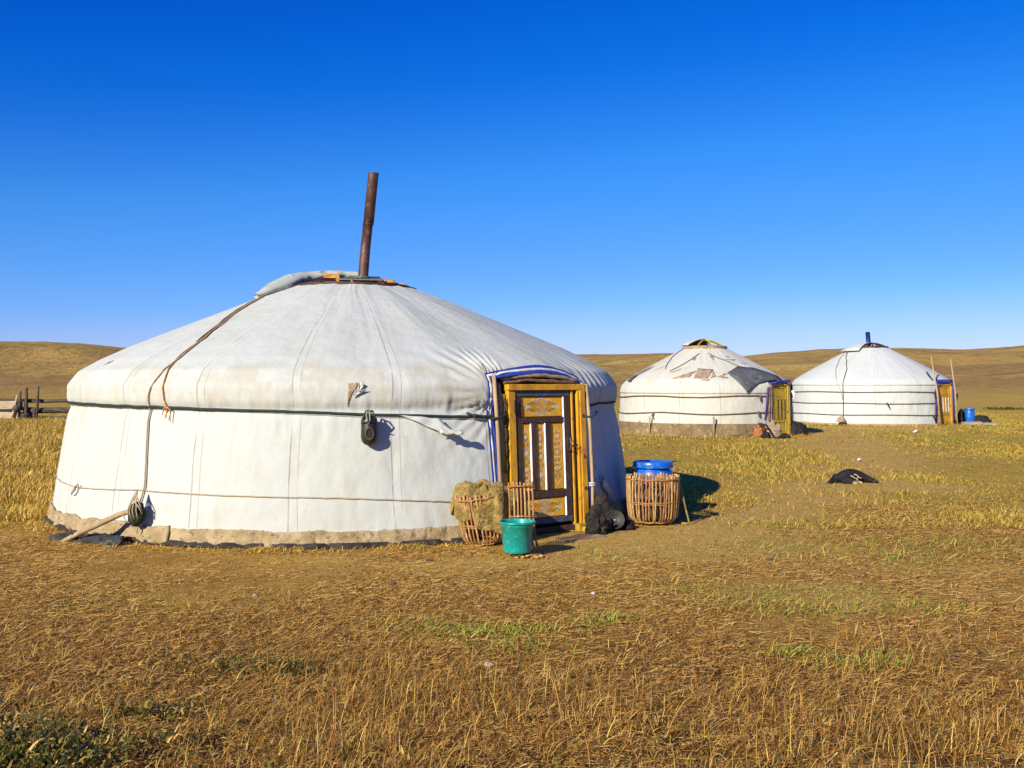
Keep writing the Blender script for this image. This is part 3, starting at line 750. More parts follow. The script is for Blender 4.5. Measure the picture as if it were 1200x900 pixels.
# poles either side
mb = MB(); mb.tube([(-.655, .01, 1.70), (-.645, -.02, 1.1), (-.64, -.03, .5), (-.635, -.02, -.02)], [.022, .020, .021, .019], 10); part('side_pole', mb, 'palewood', g1.root, T1, smooth=True)
mb = MB(); mb.tube([(.595, -.015, 1.60), (.60, -.055, 1.1), (.605, -.06, .5), (.60, -.05, -.02)], [.020, .019, .018, .018], 10); part('side_pole', mb, 'palewood', g1.root, T1, smooth=True)
mb = MB(); mb.tube([(.60+.03*math.cos(a*PI/6), -.055+.03*math.sin(a*PI/6), .50) for a in range(12)], .008, 5, closed=True); mb.tube([(.60+.03*math.cos(a*PI/6), -.055+.03*math.sin(a*PI/6), .475) for a in range(12)], .008, 5, closed=True)
mb.tube([(.62, -.06, .49), (.70, 0, .48), (.80, .10, .53)], .007, 5)
part('pole_tie', mb, 'paper', g1.root, T1, smooth=True)
# strap crossing the doorway sides
mb = MB(); strap(mb, [tuple(p) for p in [(-.72, -.025, 1.25), (-.66, -.05, 1.25), (-.58, -.03, 1.262), (-.50, -.01, 1.27)]], .017, .006)
mb2 = MB(); mb2.tube([(-.72, -.02, 1.25), (-.66, -.052, 1.248), (-.58, -.035, 1.262), (-.505, .0, 1.29)], .017, 6, flat=.6); part('strap_end', mb2, 'strap', g1.root, T1, smooth=True)
mb2 = MB(); mb2.tube([(.565, -.04, 1.24), (.60, -.095, 1.235), (.68, -.07, 1.26), (.80, .06, 1.285)], .017, 6, flat=.6); part('strap_end', mb2, 'strap', g1.root, T1, smooth=True)

# leaf
leaf = MB(); leaf.box((-.395, .022, .10), (.355, .034, 1.535)); leaf = part('door', leaf, 'brownpaint', g1.root, T1)
def rail(nm, a, b, c, d, mat='brownpaint', y0=-.008):
    mb = MB(); mb.bar((a, y0, c), (b, .022, d), .005); return part(nm, mb, mat, leaf, T1)
rail('top_rail', -.395, .355, 1.470, 1.535, 'slatepaint')
rail('stile', -.395, -.322, .165, 1.468); rail('stile', .268, .355, .165, 1.468)
rail('middle_rail', -.320, .266, 1.185, 1.245); rail('middle_rail', -.320, .266, .378, .455)
rail('stile', -.198, -.123, .457, 1.183); rail('stile', -.002, .078, .457, 1.183)
rail('bottom_rail', -.395, .355, .10, .163, 'slatepaint')
def panel(a, b, c, d):
    mb = MB(); mb.bar((a, .008, c), (b, .024, d), .006); return part('panel', mb, 'panel', leaf, T1)
PN = [(-.315, .250, 1.250, 1.465), (-.315, -.205, .460, 1.180), (-.117, -.012, .460, 1.180), (.084, .250, .460, 1.180), (-.315, .250, .168, .374)]
pobs = [panel(*p) for p in PN]
for (x, c, d) in ((.2585, .46, 1.463), (-.2015, .46, 1.18), (-.0075, .46, 1.18), (.2585, .168, .374)):   # edge mouldings, sun-catching bevels painted in as white
    mb = MB(); mb.add([(x-.003, .010, c), (x+.006, -.009, c), (x+.011, -.008, c), (x+.011, .02, c), (x-.003, .010, d), (x+.006, -.009, d), (x+.011, -.008, d), (x+.011, .02, d)], [(0, 1, 5, 4), (1, 2, 6, 5), (2, 3, 7, 6), (4, 5, 6, 7), (0, 3, 2, 1)])
    part('moulding', mb, 'whitepaint_litedge', leaf, T1)
# painted scrolls
def scroll(mb, pts, mi, r=.0033): mb.tube([(x, .0074, z) for x, z in pts], r, 4, mi, fv=.3)
def arc(cx, cz, r, a0, a1, n=10, ry=None): return [(cx+r*math.cos(math.radians(a0+(a1-a0)*i/n)), cz+(ry or r)*math.sin(math.radians(a0+(a1-a0)*i/n))) for i in range(n+1)]
def spiral(cx, cz, r, a0, turns, sg=1, n=18): return [(cx+r*(1-.75*i/n)*math.cos(a0+sg*turns*2*PI*i/n), cz+r*(1-.75*i/n)*math.sin(a0+sg*turns*2*PI*i/n)) for i in range(n+1)]
def wide_ornament(a, b, c, d, par):
    mb = MB(); cx, cz = (a+b)/2, (c+d)/2; W, H = (b-a)/2*.86, (d-c)/2*.84
    for sx in (-1, 1):
        for sz in (-1, 1):
            q = lambda P: [(cx+sx*x*W, cz+sz*z*H) for x, z in P]
            scroll(mb, q([(1, 0), (.93, .22), (.82, .30), (.74, .50), (.60, .62), (.48, .88), (.36, .80)]), 0)
            scroll(mb, q(spiral(.72, .30, .16, 0, 1.2)), 2); scroll(mb, q(spiral(.52, .55, .15, 1, 1.2, -1)), 2)
            scroll(mb, q(spiral(.42, .24, .18, 2, 1.3)), 3); scroll(mb, q([(.60, .10), (.50, .42), (.34, .5), (.30, .8)]), 3)
            scroll(mb, q(spiral(.16, .48, .17, 0, 1.2, -1)), 1, .0034); scroll(mb, q([(0, .98), (.14, .86), (.24, .64), (.30, .40), (.18, .18), (.0, .10)]), 1, .0036)
            scroll(mb, q([(0, 1.02), (.18, .90), (.32, .66)]), 0); scroll(mb, q([(.86, .02), (.72, .12), (.62, .02)]), 0)
    return part('painted_ornament', mb, ['whitepaint_litedge', 'bluegrey', 'green', 'redp'], par, T1)
def tall_ornament(a, b, c, d, par, full, seed):
    mb = MB(); cx = (a+b)/2; W = (b-a)/2*.92; n = 7 if full else 6
    c2, d2 = (c+.02, d-.02) if full else (c+.10, d-.10)
    for k in range(n):
        z0 = c2+(d2-c2)*k/n; hh = (d2-c2)/n; m_ = [0, 3, 2, 1, 1, 2, 0, 3][(k+seed) % 8]; m2 = [3, 0, 1, 0, 3, 0, 2, 1][(k+seed) % 8]
        for sx in (-1, 1):
            q = lambda P: [(cx+sx*x*W, z0+z*hh) for x, z in P]
            w_ = .95 if 0 < k < n-1 or full else .7
            scroll(mb, q([(0, 0), (.35*w_, .18), (.85*w_, .38), (.80*w_, .66), (.38*w_, .82), (0, 1)]), m_)
            scroll(mb, q([(w_*x, z) for x, z in spiral(.42, .50, .26, 0, 1.1, sx)]), m2)
            if k % 2: scroll(mb, q([(0, .3), (.25, .5), (0, .7)]), 0)
    if full is False:
        for sg, z in ((1, d2), (-1, c2)): scroll(mb, [(cx-W*.5, z), (cx, z+sg*.05), (cx+W*.5, z)], 0)
    return part('painted_ornament', mb, ['whitepaint_litedge', 'bluegrey', 'green', 'redp'], par, T1)
wide_ornament(*PN[0], pobs[0]); wide_ornament(*PN[4], pobs[4])
tall_ornament(*PN[1], pobs[1], False, 0); tall_ornament(*PN[2], pobs[2], True, 2); tall_ornament(*PN[3], pobs[3], False, 4)
mb = MB(); tz = [(.32, -.008, 1.01), (.318, -.045, 1.0), (.322, -.055, .94), (.318, -.045, .885), (.32, -.008, .875)]
mb.tube(tz, .006, 6); part('handle', mb, 'tin', leaf, T1, smooth=True)
mb = MB(); mb.box((.300, -.016, .86), (.345, -.008, 1.03)); mb.tube([(.34, -.02, .93), (.40, -.045, .91), (.43, -.05, .935)], .005, 5); part('lock_plate', mb, 'brownpaint', leaf, T1)
for z in (1.40, 1.22):
    pass
mb = MB(); mb.box((-.425, -.03, 1.30), (-.375, -.006, 1.42)); mb.tube([(-.428, -.035, 1.29), (-.428, -.035, 1.43)], .01, 6); part('hinge', mb, 'brownpaint', leaf, T1)
mb = MB(); mb.box((-.425, -.03, .30), (-.375, -.006, .42)); mb.tube([(-.428, -.035, .29), (-.428, -.035, .43)], .01, 6); part('hinge', mb, 'brownpaint', leaf, T1)
for z in (.80, .45, 1.25):
    mb = MB(); mb.tube([(.515+.013*math.cos(a*PI/4), -.047, z+.018*math.sin(a*PI/4)) for a in range(8)], .005, 5, closed=True); part('jamb_ring', mb, 'brownpaint', lint, T1)

# hem pulled up on the right of the door and cloth ties
def torn_hem():
    rows = []
    for i in range(9):
        f = i/8; row = []
        for k in range(6):
            q = k/5
            row.append(g1.pt(-30.2+f*3.4+.2*math.sin(k*2+i), .56-.26*f-q*.14*(1-.3*f), .03+.05*math.sin(q*PI)+.012*math.sin(i*2.1+k*1.3)))
        rows.append(row)
    mb = MB(); mb.grid(rows); mb.build('torn_hem', 'paper', g1.root, smooth=True, solid=.004)
torn_hem()
for a, h, L, s in ((-32.2, .74, .14, 1.2), (-31.4, .66, .13, 1.6), (-33.3, .70, .10, -.4), (-31.6, .60, .10, .8)):
    mb = MB(); mb.tube([g1.pt(a, h, .03), g1.pt(a-s*.6, h-L*.5, .045), g1.pt(a-s, h-L, .035)], [.009, .012, .007], 6, flat=.4); mb.build('cloth_tie', 'paper', g1.root, smooth=True)

# ================================================================== things around ger 1
def W1(th, h, off=0):
    p = g1.pt(th, h, off); return Vector((p[0]-2.13, p[1]+13.37, p[2]))
# --- hanging boot
b0 = W1(-78.5, 1.13, .10)
bt = thing('boot', tuple(b0), 'dark leather boot hanging by its straps from the belt of the nearest ger', 'boot')
mb = MB(); rows = []
outl = [(-.15, .03, .04), (-.135, .065, .055), (-.09, .085, .07), (-.03, .085, .075), (.03, .08, .07), (.08, .085, .065), (.12, .078, .055), (.14, .05, .04)]
for (z, hw, hd) in outl:
    rows.append([(hw*math.cos(a*PI/9)*(1+.05*math.sin(3*a)), hd*math.sin(a*PI/9), z) for a in range(18)])
mb.grid(rows, closed=True); mb.add([(*rows[0][a],) for a in range(18)], [tuple(range(18))]); mb.add([rows[-1][a] for a in range(18)], [tuple(range(18))[::-1]])
o_ = mb.build('boot_upper', 'boot', bt, smooth=True, sub=1)
mb = MB(); mb.lathe([(1, .0), (.85, .012), (.7, .0), (.55, -.02)], 18)
mb.v = [(v[0]*.045+.015, -.076-v[2]*1.0, v[1]*.066-.035) for v in mb.v]
mb.build('boot_opening', 'bootin', bt, smooth=True)
mb = MB(); mb.lathe([(.56, 0), (.3, .0), (.001, .0)], 18)
mb.v = [(v[0]*.045+.015, -.074, v[1]*.066-.035) for v in mb.v]; mb.build('boot_inside', 'black', bt)
mb = MB()
mb.tube([(-.045, -.05, .10), (-.045, -.065, .15), (-.03, -.03, .185), (.0, .02, .18)], .012, 8, flat=.5)
mb.tube([(.055, -.05, .09), (.062, -.065, .15), (.04, -.03, .185), (.01, .02, .18)], .012, 8, flat=.5)
mb.tube([(-.07, -.068, .07), (0, -.085, .085), (.07, -.068, .07)], .010, 8, flat=.5)
mb.build('boot_strap', 'boot', bt, smooth=True)
mb = MB(); mb.tube([(-.01, -.03, .205), (-.02, -.075, .16), (-.012, -.085, .10), (.005, -.08, .06), (.018, -.075, .10), (.012, -.06, .16), (.0, -.02, .20)], .0055, 6)
mb.build('boot_lace', 'rope', bt, smooth=True)
# --- hanging weight
w0 = W1(-115.5, .29, .12)
wt = thing('hanging_weight', tuple(w0), 'dark wrapped stone hanging in a rope net low on the left of the nearest ger', 'weight')
mb = MB(); mb.ball((0, 0, 0), (.088, .08, .125), 18, 12, amp=.22, fr=2.2); mb.build('weight_bundle', 'stonewrap', wt, smooth=True)
mb = MB()
for k in range(5):
    a = -PI*.95+k*.42
    mb.tube([(0, .02, .24), (.045*math.cos(a), .045*math.sin(a), .15), (.09*math.cos(a), .085*math.sin(a), .04), (.075*math.cos(a+.2), .07*math.sin(a+.2), -.05)], .0065, 6)
mb.tube([(-.03, -.05, .16), (.05, -.09, .08), (.075, -.06, .0), (.06, -.08, .10), (0, -.02, .2)], .007, 6)
mb.tube([(0, 0, -.11), (.005, -.01, -.16), (0, 0, -.20)], [.012, .009, .003], 6)
mb.tube([(-.05, -.02, -.08), (-.10, -.03, -.07), (-.12, -.03, -.02), (-.14, -.03, .01)], .005, 5)
mb.build('rope_net', 'rope', wt, smooth=True)
# --- leaning pole
mb = MB()
mb.tube([(-4.56, 10.06, .0), (-4.36, 10.02, .10), (-4.14, 9.98, .20), (-3.92, 9.96, .30), (-3.80, 9.94, .335), (-3.72, 9.92, .345)], [.022, .026, .030, .028, .022, .014], 10)
mb.tube([(-4.42, 10.02, .09), (-4.44, 9.98, .15), (-4.45, 9.97, .17)], [.014, .010, .006], 6)
tag(mb.build('wooden_pole', 'palewood', smooth=True), 'bent bare wooden pole leaning from the ground up to the hanging weight', 'pole')
# --- grey sheet beneath it
mb = MB(); rows = []
for i in range(22):
    f = i/21; x = -4.72+f*.85; row = []
    for k in range(6):
        y = 10.36-f*.32-k*.045; row.append((x+.02*math.sin(k*3+i), y+.02*math.sin(i*1.7), .005+.10*float(fbm(i*.7, k*1.1, 3))*(1 if k < 5 else 0)))
    rows.append(row)
mb.grid(rows); tag(mb.build('ground_cloth', 'greycloth', smooth=True, solid=.006), 'dark grey cloth lying crumpled on the ground under the leaning pole', 'cloth')

# --- bucket
def bucket(loc):
    b = thing('bucket', loc, 'turquoise plastic bucket standing in front of the doorway on bent willow sticks', 'bucket')
    mb = MB(); H_ = .29; r0, r1 = .128, .158
    mb.lathe([(.001, .008), (r0-.01, .004), (r0, .012), (r0+.003, .03), (r1-.008, H_-.045), (r1-.002, H_-.042), (r1, H_-.012)], 40)
    mb.lathe([(r1-.004, H_-.012), (r1-.012, H_-.045), (r0-.008, .03), (.001, .016)], 40)
    mb.build('bucket_body', 'bucket', b, smooth=True)
    mb = MB(); mb.lathe([(r1-.004, H_-.014), (r1+.004, H_-.018), (r1+.014, H_-.012), (r1+.016, H_-.002), (r1+.006, H_+.004), (r1-.004, H_), (r1-.004, H_-.014)], 40); mb.build('rim', 'bucket', b, smooth=True)
    mb = MB(); mb.tube([(-r1-.015, 0, H_-.03), (-r1-.02, -.03, H_-.02), (-r1*.8, .12, H_-.008), (0, r1+.02, H_-.004), (r1*.8, .12, H_-.008), (r1+.02, -.03, H_-.02), (r1+.015, 0, H_-.03)], .0035, 5); mb.build('handle', 'tin', b, smooth=True)
bucket((.048, 9.21, .045))
# --- narrow stick rack the bucket stands on
rk = thing('stick_rack', (.10, 9.3, 0), 'narrow rack of bent willow sticks standing behind and curling under the turquoise bucket', 'rack')
for k in range(7):
    x = -.10+.037*k+rnd.uniform(-.004, .004)
    dx = .06+.01*k
    mb = MB()
    pts = [(x-.03, .26, .66+rnd.uniform(-.012, .012)), (x-.02, .255, .50), (x-.015, .25, .30), (x, .23, .14), (x+.02, .16, .055), (x+.03, .02, .02), (x+dx*.5, -.12, .012), (x+dx*.8+.01, -.22, .014+.012*(k % 3))]
    mb.tube(pts, [.009, .010, .010, .010, .011, .012, .012, .009], 7)
    mb.build('slat', 'wicker' if k % 3 else 'wickerdark', rk, smooth=True)
for pts in ([(-.15, .245, .615), (-.02, .235, .625), (.12, .25, .62)], [(-.15, .265, .60), (-.02, .272, .61), (.12, .26, .60)], [(-.13, .24, .33), (-.0, .23, .335), (.14, .24, .33)], [(-.10, -.14, .03), (.05, -.15, .03), (.17, -.14, .035)]):
    mb = MB(); mb.tube(pts, .009, 6); mb.build('crossbar', 'wickerdark', rk, smooth=True)

# --- wicker baskets
def basket(loc, label, r=.295, h=.555, n=44, tilt=(0, 0), squash=.86, low=.24):
    b = thing('wicker_basket', loc, label, 'basket', 'woven stick baskets by the nearest door')
    b.rotation_euler = (tilt[0], tilt[1], 0)
    def prof(t):   # t 0 top .. 1 bottom centre
        if t < .72:
            q = t/.72; return r*(1.0-.06*q+.03*math.sin(q*PI)), h*(1-q)+.10*q
        q = (t-.72)/.28; a = q*PI/2
        return r*(.94-.72*(1-math.cos(a))), .10*(1-math.sin(a))+.008
    for k in range(n):
        a0 = 2*PI*k/n+rnd.uniform(-.035, .035); mb = MB(); pts = []; ph = rnd.uniform(0, 6)
        top = rnd.uniform(-.01, .018); rad = rnd.uniform(.0095, .0135)
        for i in range(13):
            t = i/12; rr, z = prof(t); a = a0+.020*math.sin(t*5+ph)
            if i == 0: z += top
            pts.append((rr*math.cos(a), rr*math.sin(a)*squash, z))
        R = [rad*(1-.25*i/12)*(1+.14*math.sin(i*2.3+ph)) for i in range(13)]
        mb.tube(pts, R, 6); mb.build('slat', rnd.choice(['wicker', 'wicker', 'wickerdark']), b, smooth=True)
    for nm, z, q, rr_ in (('rim_band', h-.035, r+.012, .010), ('rim_band', h-.05, r-.012, .009), ('middle_band', low+.02, r*.99+.002, .0085), ('middle_band', low, r*.965-.006, .0085), ('base_band', .035, r*.76, .011)):
        mb = MB(); mb.tube([(q*math.cos(a*PI/18), q*squash*math.sin(a*PI/18), z+.006*math.sin(a*1.7)) for a in range(36)], rr_, 6, closed=True)
        mb.build(nm, 'wickerdark', b, smooth=True)
    return b
rb = basket((1.615, 11.40, 0), 'round willow stick basket standing in front of the blue barrel, right of the door')
mb = MB()
mb.ball((0, 0, .24), (.245, .205, .24), 28, 18, amp=.18, fr=6, seed=3)
mb.build('dung_fill', 'dung', rb, smooth=True)
mb = MB(); mb.tube([(.28, .05, .50), (.32, .02, .42), (.345, -.02, .30), (.37, -.06, .16), (.395, -.10, .04), (.37, -.13, .015), (.31, -.10, .02)], .016, 8, flat=.55)
mb.build('carrying_strap', 'hide', rb, smooth=True)
lb = basket((-.255, 9.96, 0), 'willow stick basket left of the door under an olive brown hide', .235, .53, 34, (math.radians(4), math.radians(-9)), .9, .22)
# --- hide over left basket
def hide_cover():
    n = 72; m_ = 30; rows = []
    for i in range(m_):
        f = i/(m_-1); row = []
        for j in range(n):
            a = 2*PI*j/n
            # drop depth varies: longest front right, shortest on the far right
            drop = .20+.07*math.sin(a*3+1)+.24*math.exp(-((((a-5.25+PI) % (2*PI))-PI)/.38)**2)+.05*math.sin(a*7)
            rin = .262
            if f < .55: q = f/.55; rr = rin*q; z = .565+.075*math.cos(q*PI/2)+.03*math.sin(a*2+q*3)*q
            else: q = (f-.55)/.45; rr = rin+.022*math.sin(q*PI)+.02*q+.020*math.sin(a*11+2*math.sin(a*3))*q; z = .565+.03*math.sin(a*2+3)*(1-q)-drop*q*1.15
            nz = float(fbm(rr*math.cos(a)*11+30, rr*math.sin(a)*11+z*9+30, 4))-.5
            nf = float(fbm(math.cos(a)*5+9, math.sin(a)*5+z*1.5, 3))-.5
            k = 1+nz*.10+nf*.26*f+.075*math.sin(a*8+nf*9+z*6)*f*f
            row.append((rr*k*math.cos(a)-.055, rr*k*math.sin(a)*.9, z+nz*.09+nf*.10*(1-f*.5)))
        rows.append(row)
    mb = MB(); mb.grid(rows, closed=True)
    o = mb.build('hide', 'hide', smooth=True, solid=.012, sub=1); o.location = (-.235, 9.97, -.035)
    tag(o, 'crumpled olive brown hide draped over the basket left of the door', 'hide')
hide_cover()

# --- blue barrel behind the right basket
def barrel(loc, label, R=.245, H_=.665, lid=True):
    b = thing('barrel', loc, label, 'barrel')
    mb = MB(); mb.lathe([(.001, 0), (R*.93, 0), (R*.97, .02), (R, .08), (R, H_*.42), (R*1.02, H_*.45), (R, H_*.48), (R, H_*.74), (R*.97, H_*.80), (R*.90, H_*.85), (R*.86, H_*.87), (R*.86, H_*.93)], 40); mb.build('barrel_body', 'barrel', b, smooth=True)
    mb = MB(); mb.lathe([(R*.86, H_*.90), (R*.97, H_*.90), (R*.99, H_*.92), (R*.98, H_*.985), (R*.95, H_), (R*.88, H_*1.0), (R*.86, H_*.985), (.001, H_*.985)], 40); mb.build('lid', 'barrel', b, smooth=True)
    mb = MB(); mb.tube([(R*1.0*math.cos(a*PI/20), R*1.0*math.sin(a*PI/20), H_*.905) for a in range(40)], .009, 6, closed=True); mb.build('clamp_ring', 'barrel', b, smooth=True)
    return b
barrel((1.705, 12.04, 0), 'bright blue plastic barrel with a lid standing behind the willow basket')

# --- heap right of door
def lump(name, mat, size, label, cat, loc, amp=.35, seed=0, n=40, m=26, fr=2.6, parent=None):
    mb = MB(); mb.ball((0, 0, 0), size, n, m, amp=amp, fr=fr, seed=seed)
    mb.v = [(v[0], v[1], max(v[2], -.01-.0*size[2])) for v in mb.v]
    o = mb.build(name, mat, parent, smooth=True)
    o.location = loc
    if label: tag(o, label, cat)
    return o
lump('hide_heap', 'bundle', (.19, .20, .34), 'crumpled black hide heaped against the ger wall just right of the door', 'hide', (.97, 11.04, 0), .42, 4, fr=2.3)
lump('hide_heap', 'bundle', (.12, .13, .17), 'small black brown hide heap on the ground between the door pole and the pan', 'hide', (.915, 10.72, 0), .6, 9, fr=3.8)
pn = thing('pan', (1.125, 10.90, .11), 'round sooty pan leaning in the shade between the black hide and the basket', 'pan')
Tp = Matrix.Rotation(math.radians(70), 4, 'X')
mb = MB(); mb.lathe([(.001, 0), (.075, .0), (.10, .035), (.106, .036), (.108, .03), (.08, -.008), (.001, -.008)], 28); mb.build('pan_bowl', 'pot', pn, T=Tp, smooth=True)
mb = MB(); mb.ball((0, 0, .006), (.012, .012, .008), 8, 6); mb.build('knob', 'stone', pn, T=Tp, smooth=True)
lump('sack_or_shadow', 'black', (.10, .13, .10), 'low dark sack in the shade between the pan and the willow basket', 'sack', (1.27, 11.05, 0), .4, 14)

# --- threshold board
mb = MB(); mb.box((-.22, -.10, -.01), (.34, .08, .022), jit=.010)
o = mb.build('threshold_board', 'wood'); o.location = (.66, 10.30, .0); o.rotation_euler = (0, 0, math.radians(38)); tag(o, 'flat worn plank lying on the ground in front of the yellow door', 'plank')

# ================================================================== GER 2
prof2 = [(.62, 2.70), (1.0, 2.50), (1.6, 2.19), (2.2, 1.86), (2.45, 1.70), (2.62, 1.52), (2.67, 1.38), (2.68, 1.2), (2.70, .8), (2.73, .36), (2.75, 0)]
g2 = Ger('ger', (6.16, 31.8), prof2, -47, 'patched off-white ger with brown tears and a charcoal tarp, between the other two', 'ger', 'felt tents on the steppe', .08, 11, 1.0)
def g2b(t): return .34+.03*math.sin(math.radians(t*4))+.02*float(fbm(t*.15+50, 1, 3))
cover(g2, 'roof_cover', 'canvas_old', -260, 100, lambda t: 2.70, lambda t: 1.28 if not (-56 < t < -38) else 1.62, 540, 60, .012, lambda T, h: .012*(fbm(T*.3, h*4, 3)-.5), .01, closed=True)
cover(g2, 'wall_cover', 'canvas_old', -38-360, -56, lambda t: 1.36, g2b, 420, 34, 0., lambda T, h: .02*(fbm(T*.25, h*3, 3)-.5), .01)
cover(g2, 'earth_bank', 'earth', -38-360, -57, lambda t: .40, lambda t: -.03, 300, 12, .03, lambda T, h: .07*(fbm(T*.4, h*7, 4)-.3)*(1.2-h)+(.4-h)*.22, .03)
mb = MB(); mb.lathe([(.60, 2.62), (2.2, 1.80), (2.58, 1.45), (2.64, .3), (2.66, .02)], 48); mb.build('felt_lining', 'darkfelt', g2.root, smooth=True)
for h0, w_ in ((1.20, 0), (.70, 1)):
    pts = [(-56-k*12, h0+.03*math.sin(k*1.1+w_)-(.02 if k > 6 else 0)) for k in range(28)]
    rope(g2, 'wall_rope', 'brownrope', pts, .016, .03)
for a, top in ((-135.2, .62), (-95.8, .64)):
    mb = MB(); p = g2.pt(a, .3, .16); mb.tube([(p[0], p[1], -.05), (p[0]*.995, p[1]*.99, top-.02)], .026, 8); mb.build('peg', 'wood', g2.root, smooth=True)
for a, h in ((-64.6, 1.19), (-66, .72), (-134, .66)):
    mb = MB(); mb.tube([g2.pt(a, h+.03, .04), g2.pt(a-.8, h-.04, .07), g2.pt(a+.3, h-.15, .05)], [.03, .028, .012], 6); mb.build('rope_knot', 'brownrope', g2.root, smooth=True)
# tarp flap on the roof and the dark sheet on the far left
patch(g2, 'roof_tarp', 'greyfelt', [(-84, 1.86), (-70, 2.05), (-55, 1.98), (-42, 1.72), (-40, 1.55), (-52, 1.60), (-62, 1.57), (-69, 1.50), (-74.5, 1.30), (-79, 1.56)], .07, label='charcoal tarp hanging down the roof towards the door')
patch(g2, 'roof_tarp', 'greyfelt', [(-172, 1.62), (-166, 2.05), (-162, 2.12), (-166, 1.78), (-163, 1.60)], .06, label='narrow dark tarp at the left edge of the roof')
for poly in ([(-124, 1.72), (-112, 1.75), (-108, 1.94), (-112, 1.90), (-119, 1.80)], [(-109, 1.72), (-99, 1.72), (-94, 2.00), (-107, 2.02)], [(-97, 1.72), (-93, 1.78), (-94, 1.98)],
             [(-90, 1.74), (-85, 1.77), (-85, 1.72)], [(-88, 1.86), (-83.5, 1.87), (-85, 1.83)], [(-80, 1.66), (-73, 1.69), (-74, 1.65)], [(-77, 1.86), (-71, 1.83), (-75, 1.80)],
             [(-95, 2.42), (-88, 2.44), (-90, 2.28)], [(-130, 1.90), (-122, 2.02), (-124, 1.95)], [(-76, 2.32), (-60, 2.30), (-64, 2.27)], [(-60, 2.20), (-52, 2.16), (-55, 2.14)], [(-150, 1.95), (-144, 2.15), (-147, 2.02)], [(-104, 1.68), (-97, 1.70), (-99, 1.64)], [(-118, 2.30), (-112, 2.36), (-113, 2.25)], [(-92, 1.78), (-86, 1.84), (-88, 1.74)], [(-71, 2.42), (-64, 2.40), (-67, 2.36)], [(-150, .33), (-146, .46), (-144, .35)]):
    patch(g2, 'tear', 'felt', poly, .022)
for pts in ([(-95, 2.50), (-75, 2.25), (-66, 2.05)], [(-110, 2.48), (-122, 2.20), (-132, 1.95)], [(-172, 2.66), (-150, 2.30), (-138, 2.0)]):
    rope(g2, 'roof_rope', 'brownrope', pts, .012, .03)
mb = MB(); mb.lathe([(.58, 2.66), (.70, 2.64), (.70, 2.76), (.58, 2.78), (.58, 2.66)], 32); mb.build('crown_ring', 'felt', g2.root)
def spoke2(ang):
    mb = MB(); c, q = math.cos(math.radians(ang)), math.sin(math.radians(ang))
    mb.tube([(.60*f*c, .60*f*q, 2.76+.20*(1-f*f)) for f in [-1+i/5 for i in range(11)]], .032, 4); mb.build('crown_spoke', 'oldyellow', g2.root)
for k in range(4): spoke2(k*45+12)
# folded felt over the back left half of the crown
rows = []
for i in range(14):
    a = math.radians(70+i*11); rows.append([(q*math.cos(a), q*math.sin(a), 2.72+.27*(1-(q/.85)**2)+.03*float(fbm(i*.5, q*3, 2))) for q in (.0, .2, .4, .56, .66, .74)])
mb = MB(); mb.grid(rows); mb.build('crown_flap', 'canvas_old', g2.root, smooth=True, solid=.03)

def small_door(g, th, R, face, h, wd, frame, leafm, white, trim, lean=.03):
    T = door_matrix(th, R, face, lean); hw = wd/2
    mb = MB(); mb.box((-hw-.16, .10, 0), (hw+.16, .13, h+.14)); mb.build('doorway_backing', 'darkfelt', g.root, T=T)
    mb = MB(); mb.bar((-hw-.07, -.03, h-.01), (hw+.09, .07, h+.06), .01); fr_ = mb.build('door_frame', frame, g.root, T=T)
    for a, b in ((-hw-.07, -hw-.005), (hw+.005, hw+.05), (hw+.06, hw+.11)):
        mb = MB(); mb.bar((a, -.03, .05), (b, .07, h-.012), .01); mb.build('jamb', frame, fr_, T=T)
    mb = MB(); mb.box((-hw, .03, .08), (hw, .05, h-.015)); lf = mb.build('door', leafm, g.root, T=T)
    def rl(nm, a, b, c, d): mb = MB(); mb.bar((a, -.005, c), (b, .03, d), .008); mb.build(nm, leafm, lf, T=T)
    rl('stile', -hw, -hw+.08, .08, h-.02); rl('stile', hw-.08, hw, .08, h-.02)
    rl('top_rail', -hw+.082, hw-.082, h-.09, h-.022); rl('middle_rail', -hw+.082, hw-.082, h*.72, h*.77); rl('middle_rail', -hw+.082, hw-.082, h*.27, h*.33); rl('bottom_rail', -hw+.082, hw-.082, .08, .15)
    x0 = -hw+.085; x1 = hw-.085; dx = (x1-x0)/3
    for k in range(3):
        mb = MB(); mb.bar((x0+dx*k+.02, .005, h*.335), (x0+dx*(k+1)-.02, .032, h*.715), .01); mb.build('panel', frame, lf, T=T)
        mb = MB(); mb.box((x0+dx*(k+1)-.018, -.004, h*.34), (x0+dx*(k+1)+.012, .03, h*.71)); mb.build('moulding', 'whitepaint_litedge' if white else 'brownpaint', lf, T=T)
    for c, d in ((h*.775, h-.095), (.155, h*.265)):
        mb = MB(); mb.bar((x0+.01, .005, c), (x1-.01, .032, d), .01); mb.build('panel', 'oldyellow' if not white else frame, lf, T=T)
    mb = MB(); mb.tube([(hw-.04, -.01, h*.52), (hw-.04, -.05, h*.5), (hw-.04, -.01, h*.47)], .01, 5); mb.build('handle', 'tin', lf, T=T)
    # cloth trim round the opening
    mb = MB(); mb.tube([(-hw-.20, .0, .2), (-hw-.17, -.02, h*.5), (-hw-.14, -.02, h*.95), (-hw*.7, -.05, h+.11), (0, -.06, h+.14), (hw*.7, -.05, h+.11), (hw+.14, .0, h*.98)], .03, 8, flat=.5); mb.build('doorway_trim', trim, g.root, T=T, smooth=True)
    return T
T2 = small_door(g2, -47, 2.76, -56, 1.52, .62, 'oldyellow', 'oldyellow', False, 'purple')
